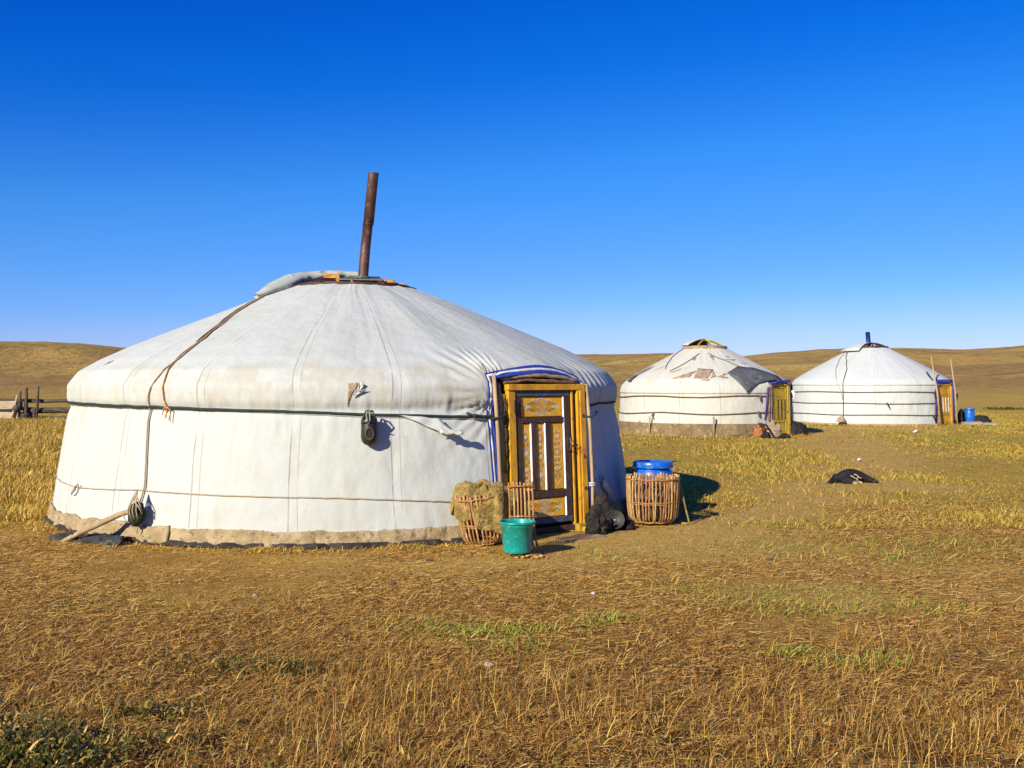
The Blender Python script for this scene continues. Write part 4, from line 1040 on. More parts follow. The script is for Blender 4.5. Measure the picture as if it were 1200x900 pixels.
def sheet(T, pts_l, pts_r, n, mat, name, parent, amp=.03, solid=.008, label=None):
    rows = []
    for i in range(len(pts_l)):
        a, b = Vector(pts_l[i]), Vector(pts_r[i]); rows.append([tuple(a.lerp(b, k/n)+Vector((0, amp*math.sin(k*2.1+i), 0))) for k in range(n+1)])
    mb = MB(); mb.grid(rows); o = mb.build(name, mat, parent, T=T, smooth=True, solid=solid)
    if label: o['label'] = label
    return o
sheet(T2, [(-.56, -.02, 1.45), (-.60, .0, 1.0), (-.68, .02, .5), (-.74, .05, .1)], [(-.42, -.03, 1.5), (-.40, -.03, 1.0), (-.40, -.04, .5), (-.38, -.04, .1)], 8, 'felt', 'door_curtain', g2.root, label='brown felt curtain left of the door')
sheet(T2, [(-.60, -.05, 1.46), (-.64, -.03, 1.0), (-.71, -.02, .5)], [(-.53, -.05, 1.5), (-.57, -.03, 1.0), (-.64, -.02, .5)], 3, 'purple', 'door_curtain', g2.root, .01)
sheet(T2, [(-.52, -.04, 1.62), (-.42, -.08, 1.54)], [(.40, .0, 1.70), (.44, -.06, 1.63)], 10, 'blue', 'doorway_hood', g2.root, .02)
sheet(T2, [(.46, -.02, 1.62), (.44, -.05, 1.2), (.42, -.05, .6), (.42, -.02, .05)], [(.78, .18, 1.50), (.60, .08, 1.1), (.56, .06, .6), (.56, .06, .05)], 6, 'black', 'doorway_side', g2.root, .03)
mb = MB(); mb.tube([g2.pt(-37, 1.35, .2), g2.pt(-35, 1.2, .22), g2.pt(-36, 1.05, .18)], [.05, .04, .015], 7); tag(mb.build('hanging_rag', 'paper', g2.root, smooth=True), 'white rag hanging at the right corner of the doorway')
# saddle heap
sdl = thing('cloth_bundle', (7.43, 28.95, 0), 'rust orange and brown cloth bundle at the left foot of the patched middle ger door', 'bundle')
for nm, mat, s_, lc, sd_ in (('orange_cloth', 'saddlecloth', (.18, .16, .36), (-.24, -.05, .05), 3), ('brown_cloth', 'felt', (.28, .25, .40), (.16, .10, .05), 7), ('dark_fold', 'black', (.14, .12, .14), (-.12, -.22, .05), 5), ('dark_fold', 'black', (.20, .10, .09), (.45, -.18, .02), 6)):
    lump(nm, mat, s_, None, None, lc, .5, sd_, 24, 16, parent=sdl)
mb = MB(); mb.tube([(-.32, -.2, .42), (-.1, -.28, .38), (.05, -.26, .15), (.12, -.28, .02), (.4, -.34, .04)], .028, 6); mb.build('dark_strap', 'black', sdl, smooth=True)
lump('sack_or_shadow', 'black', (.30, .26, .42), 'black lump standing in for the shadow at the right of the middle ger door', 'sack', (8.62, 30.1, 0), .3, 21)  # added black lump, takes the place of the shadow beside the door
mb = MB(); mb.tube([(6.2, 28.98, .03), (6.55, 28.9, .06), (6.85, 28.95, .04), (7.0, 29.0, .10)], [.03, .028, .02, .012], 6); mb.tube([(6.55, 28.9, .06), (6.7, 28.85, .16)], [.018, .008], 6)
tag(mb.build('branch', 'greywood', smooth=True), 'thin dark branch lying in the grass before the patched middle ger', 'branch')

# ================================================================== GER 3
prof3 = [(.60, 2.98), (1.0, 2.78), (1.6, 2.45), (2.2, 2.12), (2.6, 1.88), (2.85, 1.72), (2.95, 1.58), (2.97, 1.4), (2.98, .8), (3.02, .05), (3.04, 0)]
g3 = Ger('ger', (14.1, 39.2), prof3, -50, 'clean white ger with a short blue stovepipe, farthest of the three on the right', 'ger', 'felt tents on the steppe', .05, 23, 1.0)
cover(g3, 'roof_cover', 'canvas_clean', -260, 100, lambda t: 2.98, lambda t: 1.50 if not (-58 < t < -42) else 1.66, 540, 50, .012, None, .01, closed=True)
cover(g3, 'wall_cover', 'canvas_clean', -42-360, -58, lambda t: 1.56, lambda t: .06+.02*math.sin(math.radians(t*6)), 420, 34, 0., lambda T, h: .02*(fbm(T*.25, h*3, 3)-.5), .01)
cover(g3, 'ground_skirt', 'skirt', -42-360, -58, lambda t: .10, lambda t: -.03, 200, 4, .03, None, .02)
mb = MB(); mb.lathe([(.58, 2.90), (2.2, 2.02), (2.85, 1.55), (2.92, .3), (2.94, .02)], 48); mb.build('felt_lining', 'darkfelt', g3.root, smooth=True)
for h0 in (1.26, .84, .42):
    pts = [(-58-k*13, h0+.012*math.sin(k*1.3+h0*9)) for k in range(25)]
    rope(g3, 'wall_rope', 'brownrope', pts, .015, .03)
for a, h in ((-63.5, 1.22), (-64.5, .37), (-99, .83)):
    mb = MB(); mb.tube([g3.pt(a, h+.04, .04), g3.pt(a+1, h-.05, .07), g3.pt(a+2.4, h-.20, .04)], [.03, .03, .012], 6); mb.build('rope_knot', 'strap', g3.root, smooth=True)
rope(g3, 'flap_rope', 'brownrope', [(-160, 2.75), (-140, 2.42), (-131, 2.1), (-128.5, 1.75), (-128, 1.2), (-127.7, .6), (-127.7, .3)], .014, .04)
rope(g3, 'flap_rope', 'rope', [(-165, 2.70), (-148, 2.3), (-139, 1.95), (-134, 1.72), (-129.5, 1.3), (-128.5, 1.0)], .010, .04)
p = g3.pt(-127.9, .16, .2)
o = lump('hanging_stone', 'felt', (.17, .15, .20), 'round brown stone bundle hanging on ropes at the foot of the far ger wall', 'weight', (p[0]+14.1, p[1]+39.2, .17), .2, 2, 16, 10)
mb = MB(); mb.lathe([(.56, 2.92), (.68, 2.90), (.68, 3.02), (.56, 3.04), (.56, 2.92)], 32); mb.build('crown_ring', 'brownpaint', g3.root)
for k in range(4):
    mb = MB(); c, q = math.cos(k*PI/4+.2), math.sin(k*PI/4+.2); mb.tube([(.6*f*c, .6*f*q, 3.0+.16*(1-f*f)) for f in [-1+i/5 for i in range(11)]], .03, 4); mb.build('crown_spoke', 'brownpaint', g3.root)
rows = []
for i in range(16):
    a = math.radians(105+i*8.2); rows.append([(q*math.cos(a), q*math.sin(a), 3.00+.15*(1-(q/.75)**2)+.05*float(fbm(i*.5, q*3, 2))) for q in (.0, .2, .4, .6, .75, .92, 1.1)])
mb = MB(); mb.grid(rows); mb.build('crown_flap', 'canvas_clean', g3.root, smooth=True, solid=.03)
mb = MB(); mb.tube([(-.05, .0, 2.5), (-.05, 0, 3.0), (-.10, 0, 3.60)], .085, 14); mb.build('stove_pipe', 'bluepipe', g3.root, smooth=True)
T3 = small_door(g3, -50, 3.04, -58, 1.50, .66, 'yellow', 'oldyellow', True, 'purple', .04)
for x, m_ in ((-.56, 'blue'), (.52, 'black')):
    sheet(T3, [(x-.04, -.02, 1.55), (x-.06, -.02, .1)], [(x+.05, -.03, 1.58), (x+.03, -.03, .1)], 2, 'purple' if x < 0 else 'blue', 'doorway_edge', g3.root, .0)
sheet(T3, [(-.60, -.03, 1.72), (-.50, -.08, 1.60)], [(.5, -.0, 1.72), (.5, -.05, 1.60)], 6, 'blue', 'doorway_hood', g3.root, .02)
mb = MB(); mb.tube([g3.pt(-58, 1.95, .05), g3.pt(-62, 1.80, .06), g3.pt(-62.5, 1.66, .05)], [.03, .04, .03], 6, flat=.5); mb.build('roof_strap', 'strap', g3.root, smooth=True)
mb = MB(); mb.tube([T3 @ Vector((.52, -.06, 1.25)), T3 @ Vector((.62, -.10, 1.15)), T3 @ Vector((.60, -.08, .9))], [.03, .05, .02], 6); mb.build('hanging_rag', 'black', g3.root, smooth=True)
# long poles propped at the far ger
for (x, y, z0), (x1, y1, z1), lab in (((15.68, 36.40, 0), (15.36, 36.50, 2.58), 'thin bare pole propped against the roof left of the far ger door'), ((16.52, 36.92, 0), (16.32, 37.05, 2.50), 'thin bare pole propped beside the right jamb of the far ger door')):
    mb = MB(); mb.tube([(x, y, z0), ((x+x1)/2+.03, (y+y1)/2-.04, (z0+z1)/2), (x1, y1, z1)], [.034, .032, .02], 8)
    tag(mb.build('pole', 'palewood', smooth=True), lab, 'pole', 'poles propped at the far ger')
barrel((17.55, 38.2, 0), 'small dark blue barrel standing right of the far ger door', .19, .62)
lump('sack_or_shadow', 'black', (.17, .16, .58), 'upright black stand-in shadow between the far ger door and the small blue barrel', 'sack', (17.22, 38.15, 0), .12, 31, 20, 14)  # added black shape for the dark shadow left of the barrel
lump('black_heap', 'black', (.38, .3, .30), 'low black heap on the ground right of the small blue barrel', 'heap', (18.65, 39.6, 0), .25, 33, 20, 14)
mb = MB(); mb.box((17.1, 37.3, .02), (18.3, 37.55, .08), jit=.02); mb.box((16.9, 37.2, .02), (17.6, 37.45, .14), jit=.03)
tag(mb.build('plank_stack', 'cutwood'), 'few pale boards lying on the ground below the small blue barrel', 'boards')

# ================================================================== log fence on the left
fn = thing('log_fence', (-18.8, 38.6, 0), 'dark log corral fence with upright stakes at the left edge behind the nearest ger', 'fence')
def log(p0, p1, r, mat='greywood'):
    mb = MB(); a, b = Vector(p0), Vector(p1); k = 9; pts = []; 
    for i in range(k+1):
        f = i/k; pts.append(a.lerp(b, f)+Vector((0, rnd.uniform(-.02, .02), rnd.uniform(-.018, .018))))
    mb.tube(pts, [r*rnd.uniform(.85, 1.1) for _ in pts], 9); mb.build('log', mat, fn, smooth=True)
# coordinates relative to the thing; 1 px is about 3.3 cm here
for z, r in ((.88, .075), (.52, .13), (.20, .09)):
    log((-.1, 0, z), (5.6, .5, z+.02), r)
log((-7, .4, .96), (.55, -.02, .92), .05); log((-7, .3, .20), (-.2, 0, .22), .10); log((-7, .35, .56), (-.3, 0, .58), .11)
for z0, z1 in ((.60, .90), (.22, .47), (-.02, .16)):
    mb = MB(); mb.box((-7, -.10, z0), (-.08, -.04, z1), jit=.015); mb.build('board', 'cutwood', fn)
for x, h, r, m_, lx in ((-.42, 1.12, .045, 'cutwood', .12), (-.22, 1.28, .05, 'greywood', .05), (.05, 1.42, .07, 'greywood', .0), (.48, 1.46, .05, 'greywood', .03), (-.5, .45, .06, 'cutwood', 0), (.36, .6, .06, 'greywood', 0)):
    mb = MB(); mb.tube([(x-lx, -.18, -.05), (x, -.17, h*.5), (x+lx, -.16, h)], [r, r, r*.8], 8); mb.build('stake', m_, fn, smooth=True)
for x, z in ((-.25, .62), (.05, .30)):
    mb = MB(); mb.tube([(x, -.4, z), (x, .3, z+.05)], .13, 10); mb.build('log_end', 'greywood', fn, smooth=True)

# ================================================================== dog
def dog(loc):
    d = thing('dog', loc, 'black dog with tan paws lying asleep on the bare ground right of the baskets', 'dog')
    V = []; E = []; R = []
    def chain(pts, frm=None):
        prev = frm
        for (x, y, z, rx, ry) in pts:
            V.append((x, y, z)); R.append((rx, ry)); i = len(V)-1
            if prev is not None: E.append((prev, i))
            prev = i
        return prev
    chain([(-.16, .0, .14, .14, .14)])                       # 0 chest (root)
    m_ = chain([(-.04, .01, .150, .140, .140), (.08, .02, .125, .12, .12), (.17, .02, .095, .090, .095)], 0)      # belly to rump
    chain([(.27, -.02, .065, .062, .06), (.33, -.07, .045, .040, .04), (.375, -.10, .030, .022, .022), (.42, -.13, .028, .021, .018)], m_)  # near hind leg
    chain([(.26, .06, .055, .05, .05), (.33, .06, .035, .030, .03), (.385, .03, .026, .020, .02), (.44, -.01, .026, .020, .016)], m_)  # far hind leg
    nk = chain([(-.25, -.03, .105, .095, .095), (-.30, -.06, .070, .062, .060)], 0)           # shoulder, neck
    hd = chain([(-.35, -.10, .055, .048, .046), (-.39, -.13, .038, .032, .030), (-.43, -.155, .026, .021, .019)], nk)    # skull, muzzle
    chain([(-.13, -.12, .075, .050, .05), (-.03, -.19, .045, .032, .032), (.05, -.20, .035, .022, .022), (.09, -.235, .022, .020, .016)], 0)  # foreleg
    chain([(-.20, -.13, .05, .040, .04), (-.13, -.21, .032, .026, .026), (-.05, -.245, .024, .020, .020), (-.01, -.26, .02, .019, .015)], 0)
    chain([(.22, .10, .05, .022, .022), (.16, .18, .03, .018, .018), (.06, .21, .022, .014, .014), (-.02, .21, .02, .008, .008)], m_)  # tail
    me = bpy.data.meshes.new('body'); me.from_pydata(V, E, [])
    o = bpy.data.objects.new('body', me); C.objects.link(o); o.parent = d
    sk = o.modifiers.new('skin', 'SKIN'); sk.use_smooth_shade = True; sk.branch_smoothing = .6
    for v, r in zip(me.skin_vertices[0].data, R): v.radius = r
    me.skin_vertices[0].data[0].use_root = True
    sb = o.modifiers.new('sub', 'SUBSURF'); sb.levels = 2; sb.render_levels = 2
    m = N('black_tan_fur'); mask = None
    for (cx, cy, cz, rr) in ((.07, -.22, .03, .055), (-.03, -.25, .02, .055), (.43, -.12, .03, .05), (.44, 0, .03, .04)):
        dd = m.n('ShaderNodeVectorMath', operation='DISTANCE'); m.l(m.co, dd.inputs[0]); dd.inputs[1].default_value = (cx, cy, cz)
        q = m.ramp(dd.outputs['Value'], rr, rr*.7, 0, 1); mask = q if mask is None else m.math('MAXIMUM', mask, q)
    fur = m.mix(m.ramp(m.noise(30, 4), .4, .6), (.010, .009, .009), (.022, .019, .018))
    m.col(m.mix(m.math('MULTIPLY', mask, .9), fur, (.48, .36, .20))); m.rough(.65); m.bump(m.noise(90, 4, .7, m.map((.4, 1, 1))), .9, .012)
    me.materials.append(m.m); M['fur'] = m.m
    mb = MB()
    for sg in (-1, 1):
        mb = MB(); mb.add([(-.33+.02*sg, -.10+.03*sg, .10), (-.365+.02*sg, -.10+.05*sg, .095), (-.33+.02*sg, -.10+.085*sg, .045), (-.34+.02*sg, -.09+.06*sg, .08)], [(0, 1, 2), (0, 3, 1), (1, 3, 2), (0, 2, 3)])
        mb.build('ear', 'black', d, smooth=True)
    mb = MB(); mb.ball((-.452, -.165, .031), (.010, .012, .010), 8, 6); mb.build('nose', 'boot', d, smooth=True)
    mb = MB(); mb.tube([(-.06, -.112, .13), (-.02, -.135, .105), (.02, -.14, .075), (.055, -.13, .11), (.03, -.115, .145), (-.01, -.108, .15)], .011, 6); mb.tube([(.05, -.14, .115), (.09, -.125, .09), (.12, -.11, .10)], .010, 6); mb.tube([(.03, -.15, .09), (.03, -.17, .05)], .009, 5)
    tag(mb.build('rope', 'rope', d, smooth=True), 'pale rope loop across its side')
dog((5.46, 15.98, gz(5.43, 15.9)-.005))

# ================================================================== ground litter: stones and scraps as things
def stone(x, y, s, mat, lab, cat='stone', sq=.6, nm='stone'):
    mb = MB(); mb.ball((0, 0, s*sq*.3), (s, s*.8, s*sq), 10, 7, amp=.35, seed=x*3)
    o = mb.build(nm, mat, smooth=False); o.location = (x, y, gz(x, y)); tag(o, lab, cat); return o
stone(-.13, 5.72, .030, 'stone', 'pale flat stone on trampled straw below the turquoise bucket and the green tufts')
stone(-1.95, 7.55, .022, 'stone', 'small pale pebble in the straw at the far left foreground')
stone(.62, 7.6, .020, 'paper', 'tiny white pebble on the bare straw right below the bucket')
stone(1.33, 5.88+1.2, .018, 'stone', 'little pale stone on the brown ground in the right foreground')
stone(-.75, 9.0, .035, 'dung', 'dark dung clod on the ground in front of the nearest ger', 'clod', .5, 'dung_clod')
stone(2.35, 9.05, .055, 'dung', 'dark brown twig-like dung clod on the path right of centre', 'clod', .3, 'dung_clod')
stone(-.95, 7.95, .04, 'dung', 'small grey brown clod in the straw left of centre', 'clod', .5, 'dung_clod')
for x, y, s, lab in ((13.05, 32.1, .12, 'white paper scrap on the grass in front of the far ger'), (7.2, 20.6, .05, 'tiny white scrap on the path above the black dog'), (9.0, 14.2, .04, 'tiny white scrap in the grass at the right edge')):
    mb = MB(); mb.grid([[(-s, -s, 0), (0, -s, .02+s*.5), (s, -s*.8, 0)], [(-s*.8, s, .01), (0, s, .03+s*.4), (s*.9, s, .02)]]); o = mb.build('paper_scrap', 'paper', smooth=False, solid=.004)
    o.location = (x, y, gz(x, y)+.005); tag(o, lab, 'litter')

# ================================================================== grass
GERS = [(-2.13, 13.37, 3.74), (6.16, 31.8, 2.95), (14.1, 39.2, 3.06)]
def keep(x, y):
    k = np.ones(len(x), bool)
    for cx, cy, r in GERS: k &= np.hypot(x-cx, y-cy) > r
    return k
def scatter(n, y0, y1, pw=1.0, slope=.56, xr=None):
    """positions in the wedge of land in front of the viewpoint, denser near"""
    u = rng.random(n); y = (y0**pw+(y1**pw-y0**pw)*u)**(1/pw)
    if xr is None: x = (rng.random(n)*2-1)*(slope*y+.5)
    else: x = xr[0]*y+(xr[1]-xr[0])*y*rng.random(n)
    return x, y
PAL = {'straw': [(0.672, 0.417, 0.100), (0.550, 0.317, 0.067), (0.754, 0.525, 0.167), (0.426, 0.227, 0.048), (0.264, 0.126, 0.026)],
       'brown': [(0.426, 0.208, 0.040), (0.286, 0.126, 0.024), (0.570, 0.299, 0.060), (0.102, 0.046, 0.011), (0.610, 0.380, 0.100)],
       'meadow': [(0.591, 0.417, 0.064), (0.448, 0.336, 0.043), (0.692, 0.471, 0.093), (0.324, 0.254, 0.033), (0.550, 0.326, 0.053)],
       'green': [(0.213, 0.290, 0.031), (0.310, 0.380, 0.048), (0.427, 0.470, 0.082), (0.504, 0.480, 0.095), (0.145, 0.200, 0.020)],
       'herb': [(0.063, 0.075, 0.012), (0.09, 0.10, 0.015), (0.155, 0.14, 0.022), (0.252, 0.19, 0.041), (0.035, 0.042, 0.008)],
       'gold': [(0.680, 0.432, 0.090), (0.549, 0.320, 0.058), (0.759, 0.501, 0.129), (0.419, 0.251, 0.039), (0.359, 0.268, 0.046)]}
def colours(n, pal, w=None):
    p = np.array(PAL[pal]); i = rng.integers(0, len(p), n) if w is None else rng.choice(len(p), n, p=w)
    return p[i]*(.8+.4*rng.random((n, 1)))
def short_blades(name, x, y, L, wd, lean, col, z0=None):
    n = len(x); z = terrain(x, y) if z0 is None else z0
    hd = rng.random(n)*2*PI; la = lean*PI/2; wa = rng.random(n)*2*PI; px, py = np.cos(wa)*wd/2, np.sin(wa)*wd/2
    V = np.zeros((n, 5, 3)); dx, dy = np.cos(hd), np.sin(hd)
    for k, (q, W) in enumerate(((0, 1), (.55, .8))):
        a = la+.15*q; cx = x+dx*np.sin(a)*L*q; cy = y+dy*np.sin(a)*L*q; cz = z+np.cos(a)*L*q
        V[:, 2*k] = np.stack([cx-px*W, cy-py*W, cz], -1); V[:, 2*k+1] = np.stack([cx+px*W, cy+py*W, cz], -1)
    a = la+.3; V[:, 4] = np.stack([x+dx*np.sin(a)*L, y+dy*np.sin(a)*L, z+np.cos(a)*L], -1)
    b = np.arange(n)[:, None]*5
    F_ = np.concatenate([b+np.array([[0, 1, 3]]), b+np.array([[0, 3, 2]]), b+np.array([[2, 3, 4]])], 1).reshape(-1, 3)
    me = np_mesh(name, V.reshape(-1, 3), F_, np.repeat(col, 5, 0)); me.materials.append(M['blade'])
    o = bpy.data.objects.new(name, me); C.objects.link(o); o['kind'] = 'stuff'; return o
def blades(name, x, y, L, wd, lean, col, tip=None, curl=.35, kind='stuff', parent=None, z0=None):
    """curved tapering blades; lean 0 = upright, 1 = lying flat"""
    n = len(x); z = terrain(x, y) if z0 is None else z0
    hd = rng.random(n)*2*PI
    la = lean*PI/2
    dx, dy = np.cos(hd), np.sin(hd); px, py = -dy, dx
    # blade width direction mostly random
    wa = hd+PI/2+(rng.random(n)-.5)*1.2; px, py = np.cos(wa), np.sin(wa)
    V = np.zeros((n, 7, 3)); 
    s = [0, .38, .72, 1.0]; W = [1, .9, .6]
    for k in range(4):
        a = np.minimum(la+curl*s[k]*s[k]*PI/2*(.4+rng.random(n)*.6 if k == 3 else .6), PI/2*1.05)
        hx = np.sin(a)*L*s[k]; hz = np.cos(a)*L*s[k]
        cx = x+dx*hx; cy = y+dy*hx; cz = z+hz+.002
        if k < 3:
            V[:, 2*k] = np.stack([cx-px*wd*W[k]/2, cy-py*wd*W[k]/2, cz], -1)
            V[:, 2*k+1] = np.stack([cx+px*wd*W[k]/2, cy+py*wd*W[k]/2, cz+wd*.2], -1)
        else: V[:, 6] = np.stack([cx, cy, cz], -1)
    b = np.arange(n)[:, None]*7
    F_ = np.concatenate([b+np.array([[0, 1, 3]]), b+np.array([[0, 3, 2]]), b+np.array([[2, 3, 5]]), b+np.array([[2, 5, 4]]), b+np.array([[4, 5, 6]])], 1).reshape(-1, 3)
    tp = col if tip is None else tip
    cc = np.stack([col, col, (col+tp)/2, (col+tp)/2, tp, tp, tp], 1).reshape(-1, 3)
    me = np_mesh(name, V.reshape(-1, 3), F_, cc); me.materials.append(M['blade'])
    o = bpy.data.objects.new(name, me); C.objects.link(o)
    if kind: o['kind'] = kind
    return o
def straws(name, x, y, L, wd, col):
    """flat straw pieces lying on the soil: one thin quad strip, slightly bent"""
    n = len(x); z = terrain(x, y); hd = rng.random(n)*2*PI
    dx, dy = np.cos(hd), np.sin(hd); V = np.zeros((n, 6, 3)); tl = (rng.random(n)-.2)*.8*rng.random(n)**2.5; bend = (rng.random(n)-.5)*.3
    for k, s in enumerate((-.5, 0, .5)):
        cx = x+dx*L*s-dy*bend*L*(.25-s*s); cy = y+dy*L*s+dx*bend*L*(.25-s*s); cz = z+.003+np.abs(tl)*L*(s+.5)*.8+rng.random(n)*.004
        V[:, 2*k] = np.stack([cx+dy*wd/2, cy-dx*wd/2, cz], -1); V[:, 2*k+1] = np.stack([cx-dy*wd/2, cy+dx*wd/2, cz+wd*.4], -1)
    b = np.arange(n)[:, None]*6
    F_ = np.concatenate([b+np.array([[0, 2, 3]]), b+np.array([[0, 3, 1]]), b+np.array([[2, 4, 5]]), b+np.array([[2, 5, 3]])], 1).reshape(-1, 3)
    me = np_mesh(name, V.reshape(-1, 3), F_, np.repeat(col, 6, 0)); me.materials.append(M['blade'])
    o = bpy.data.objects.new(name, me); C.objects.link(o); o['kind'] = 'stuff'; return o

# 1 flat straw litter
x, y = scatter(330000, 3.6, 13.5, 1.1)
pd = path_d(x, y); dn = fbm(x*.9+11, y*.9+4, 4)
k = keep(x, y) & (rng.random(len(x)) < np.clip((dn-.36)*4.5, .10, 1)*(1-.88*worn(x, y)))
x, y = x[k], y[k]; n = len(x)
c = np.where((rng.random(n) < .55-.35*sstep(6, 8, y))[:, None], colours(n, 'brown'), colours(n, 'straw'))
straws('straw_litter', x, y, (.018+.075*rng.random(n)**2.2)*(1+.02*y), .0024+.0024*rng.random(n)+.0001*y, c)
# 1b crumbs of soil, dung and chaff on the worn ground
def crumbs(name, x, y, sz, col):
    n = len(x); z = terrain(x, y); a = rng.random(n)*2*PI; V = np.zeros((n, 4, 3))
    for k in range(3):
        q = a+k*2*PI/3; f = .7+.6*rng.random(n); V[:, k] = np.stack([x+np.cos(q)*sz*f, y+np.sin(q)*sz*f, z-.001], -1)
    V[:, 3] = np.stack([x+sz*.3*(rng.random(n)-.5), y+sz*.3*(rng.random(n)-.5), z+sz*(.4+.8*rng.random(n))], -1)
    b = np.arange(n)[:, None]*4
    F_ = np.concatenate([b+np.array([[0, 1, 3]]), b+np.array([[1, 2, 3]]), b+np.array([[2, 0, 3]])], 1).reshape(-1, 3)
    me = np_mesh(name, V.reshape(-1, 3), F_, np.repeat(col, 4, 0)); me.materials.append(M['blade'])
    o = bpy.data.objects.new(name, me); C.objects.link(o); o['kind'] = 'stuff'
x, y = scatter(170000, 3.7, 30, .5)
k = keep(x, y) & (rng.random(len(x)) < .45+.55*worn(x, y)); x, y = x[k], y[k]; n = len(x)
c = np.where((rng.random(n) < .6)[:, None], colours(n, 'brown'), colours(n, 'straw'))*(.75+.4*rng.random((n, 1)))
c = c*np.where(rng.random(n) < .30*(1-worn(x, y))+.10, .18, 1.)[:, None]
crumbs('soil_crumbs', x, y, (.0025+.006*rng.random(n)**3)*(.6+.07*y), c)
# 2 short tangled stubble
x, y = scatter(170000, 3.7, 11, .8)
dn = fbm(x*1.1+71, y*1.1+14, 4); pd = path_d(x, y)
k = keep(x, y) & (rng.random(len(x)) < np.clip((dn-.40)*4, 0.05, 1)*(1-.75*sstep(6, 8.2, y))*(1-.9*worn(x, y)))
x, y = x[k], y[k]; n = len(x)
c = np.where((rng.random(n) < .6)[:, None], colours(n, 'brown'), colours(n, 'straw'))
blades('stubble', x, y, .03+.09*rng.random(n), .003+.002*rng.random(n), .45+.5*rng.random(n), c)
# 3 dry stalks in the foreground: rooted russet tussocks with a few tall pale stems
PAL['russet'] = [(0.462, 0.206, 0.040), (0.333, 0.140, 0.027), (0.554, 0.300, 0.063), (0.185, 0.079, 0.018), (0.628, 0.412, 0.107), (0.083, 0.038, 0.011)]
m_ = 1500; tx, ty = scatter(m_, 3.7, 6.4, 1.); kk = rng.random(m_) < np.clip((fbm(tx*1.1+31, ty*1.3+44, 3)-.38)*5, .12, 1)*(1-sstep(5.0, 6.2, ty+.35*np.sin(tx*2.1)))
tx, ty = tx[kk], ty[kk]; nb = rng.integers(18, 60, len(tx)); sp = .03+.07*rng.random(len(tx)); th_ = .05+.12*rng.random(len(tx))**1.4; tc = rng.random(len(tx))
x = np.repeat(tx, nb)+rng.normal(0, 1, nb.sum())*np.repeat(sp, nb); y = np.repeat(ty, nb)+rng.normal(0, 1, nb.sum())*np.repeat(sp, nb); n = len(x)
c = np.where((rng.random(n) < .45+.5*np.repeat(tc, nb))[:, None], colours(n, 'russet'), colours(n, 'gold'))
blades('dry_tussocks', x, y, np.repeat(th_, nb)*(.4+.9*rng.random(n)), .0020+.0020*rng.random(n), .05+.85*rng.random(n)**1.2, c, curl=.55)
x, y = scatter(5200, 3.7, 6.1, 1.); dn = fbm(x*1.4+31, y*1.4+44, 3)
k = rng.random(len(x)) < np.clip((dn-.46)*6, 0.05, 1)*(1-sstep(4.8, 6.0, y+.4*np.sin(x*2.1))); x, y = x[k], y[k]; n = len(x)
c = np.where((rng.random(n) < .6)[:, None], colours(n, 'russet'), colours(n, 'gold'))
blades('dry_stalks', x, y, .10+.20*rng.random(n)**1.6, .0022+.0018*rng.random(n), .03+.40*rng.random(n), c, curl=.22)
x, y = scatter(60000, 3.7, 6.6, 1.); dn = fbm(x*1.6+81, y*1.6+4, 4)
k = rng.random(len(x)) < np.clip((dn-.40)*5, 0.05, 1)*(1-sstep(5.4, 6.6, y)); x, y = x[k], y[k]; n = len(x)
blades('tangled_thatch', x, y, .04+.10*rng.random(n)**1.5, .0020+.0018*rng.random(n), .60+.38*rng.random(n), colours(n, 'russet'), curl=.3)
# 4 green tufts in the trampled ground
px_, py_, sz_, gr_ = [], [], [], []
for (cx, cy, s, m_) in ((-.55, 6.55, .30, 300), (-.30, 6.42, .20, 220), (.02, 6.45, .20, 260), (-.05, 6.1, .14, 160), (.62, 6.75, .16, 170), (.36, 6.6, .10, 60), (1.62, 5.95, .14, 170), (1.95, 5.72, .15, 200), (2.15, 5.8, .08, 60), (1.75, 7.25, .30, 260), (2.05, 7.0, .25, 200), (2.9, 7.1, .25, 220), (2.4, 7.6, .35, 260), (1.35, 7.8, .35, 220), (3.6, 9.3, .9, 900), (2.6, 9.8, .5, 300), (4.5, 10.0, .8, 700), (3.2, 11.2, .5, 400), (1.0, 9.3, .3, 120), (-2.6, 7.2, .4, 160)):
    px_.append(cx+rng.normal(0, s, m_)); py_.append(cy+rng.normal(0, s*.5, m_))
x = np.concatenate(px_); y = np.concatenate(py_); k = keep(x, y) & (y > 3.8); x, y = x[k], y[k]; n = len(x)
c = np.where((rng.random(n) < .65)[:, None], colours(n, 'green'), colours(n, 'meadow'))
blades('green_tufts', x, y, .04+.09*rng.random(n), .004+.003*rng.random(n), .25+.6*rng.random(n), c, curl=.5)
# 5 dark leafy herbs, bottom left and a clump behind
px_, py_, hh_ = [], [], []
for (cx, cy, s, m_, h) in ((-2.35, 4.2, .24, 2100, .16), (-1.95, 4.12, .18, 700, .12), (-2.5, 4.6, .3, 260, .06), (-1.6, 5.6, .22, 200, .05), (-1.25, 5.55, .15, 160, .05), (-1.75, 4.8, .12, 200, .06), (-1.5, 4.4, .2, 160, .07), (-.8, 4.15, .25, 90, .06), (.4, 4.2, .3, 60, .05)):
    px_.append(cx+rng.normal(0, s, m_)); py_.append(cy+rng.normal(0, s*.45, m_)); hh_.append(np.full(m_, h))
x = np.concatenate(px_); y = np.concatenate(py_); hh = np.concatenate(hh_); k = (y > 3.75); x, y, hh = x[k], y[k], hh[k]; n = len(x)
c = np.where((rng.random(n) < .8)[:, None], colours(n, 'herb'), colours(n, 'gold'))
blades('leafy_herbs', x, y, .035+.04*rng.random(n), .007+.006*rng.random(n), .1+.8*rng.random(n), c, curl=.5, z0=terrain(x, y)+hh*rng.random(n)**1.2)
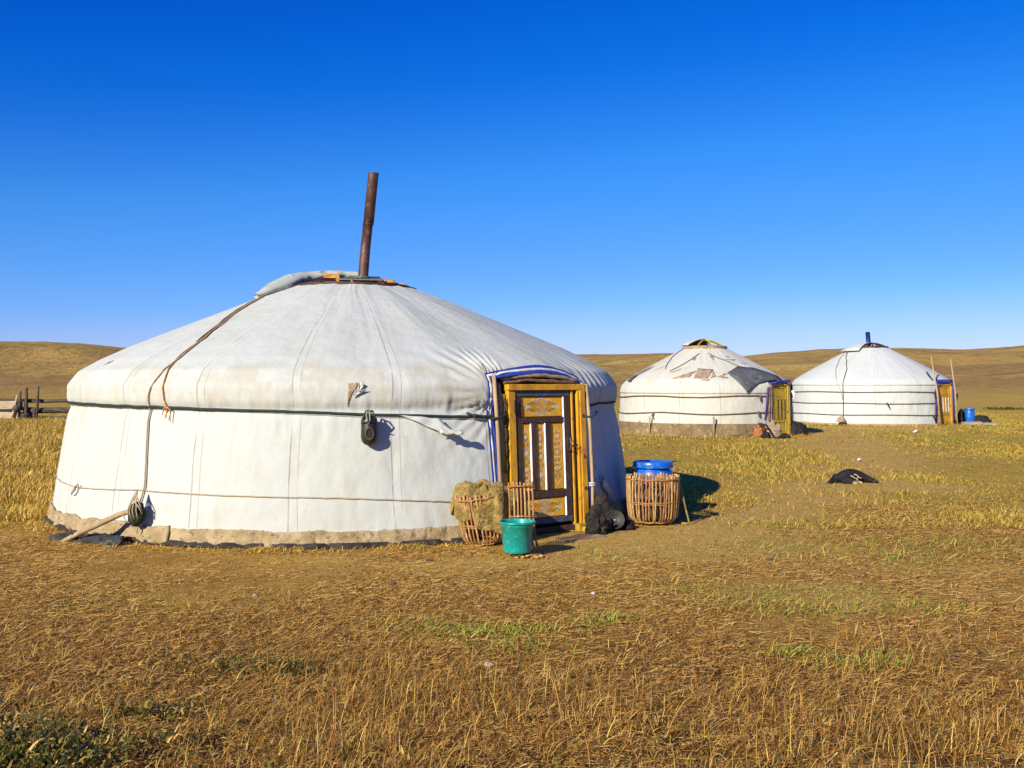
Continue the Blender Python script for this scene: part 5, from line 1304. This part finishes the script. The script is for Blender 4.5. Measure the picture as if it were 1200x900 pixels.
# 6 meadow grass between and in front of the gers
x, y = scatter(620000, 11, 55, .45, .58)
pd = path_d(x, y); dn = fbm(x*.35+5, y*.22+9, 4); d2 = fbm(x*1.3+3, y*.9+1, 3)
dens = np.clip((dn-.30)*3.2, .12, 1)*(1-.93*worn(x, y))*np.clip((d2-.34)*4, .25, 1)
k = keep(x, y) & (rng.random(len(x)) < dens)
x, y = x[k], y[k]; n = len(x); pd = pd[k]; dn = dn[k]
g_ = fbm(x*.30+50, y*.25+20, 4)
c = np.where((rng.random(n) < np.clip((g_-.46)*3.2, .04, .5))[:, None], colours(n, 'green'), colours(n, 'meadow'))
hgt = (.025+.055*rng.random(n))*(.6+1.1*sstep(.45, .65, dn)); left = (x/y < .42) & (x > 1.) & (y > 13); hgt = hgt*np.where(left, 1.35, 1)
c = c*np.where(rng.random(n) < .16, .35, 1.)[:, None]
short_blades('meadow_grass', x, y, hgt*.85, .003+.00042*y+.002*rng.random(n), .1+.75*rng.random(n), c)
# 7 tall golden grass at the left
x, y = scatter(60000, 11.5, 42, .6, xr=(-.60, -.435))
dn = fbm(x*.5+5, y*.3+19, 4)
k = keep(x, y) & (rng.random(len(x)) < np.clip((dn-.30)*3.5, .15, 1)); x, y = x[k], y[k]; n = len(x)
c = np.where((rng.random(n) < .30)[:, None], colours(n, 'meadow'), colours(n, 'gold'))
blades('tall_grass', x, y, (.12+.22*rng.random(n))*np.interp(y, [11, 14, 25], [.45, .8, 1.2]), .006+.0005*y, .05+.35*rng.random(n), c, curl=.3)
# 8 grass at the foot of the tents
px_, py_ = [], []
for cx, cy, r, m_, a0, a1 in ((-2.13, 13.37, 3.80, 900, -160, -60), (-2.13, 13.37, 3.76, 900, -152, -138), (-2.13, 13.37, 3.76, 700, -96, -88), (-2.13, 13.37, 3.76, 500, -76, -71), (6.16, 31.8, 3.1, 2600, -170, -20), (14.1, 39.2, 3.15, 2000, -170, -20)):
    a = np.radians(rng.uniform(a0, a1, m_)); q = r+np.abs(rng.normal(0, .12, m_)); px_.append(cx+q*np.cos(a)); py_.append(cy+q*np.sin(a))
x = np.concatenate(px_); y = np.concatenate(py_); n = len(x)
blades('wall_foot_grass', x, y, .03+.07*rng.random(n)*(y/20), .004+.0004*y, .1+.7*rng.random(n), colours(n, 'gold'), curl=.4)
# 9 a dark scrub clump far right
x = rng.normal(29.2, .55, 300); y = rng.normal(59., .4, 300); n = len(x)
blades('low_scrub', x, y, .1+.16*rng.random(n), .05, .1+.5*rng.random(n), colours(n, 'herb'), curl=.3)
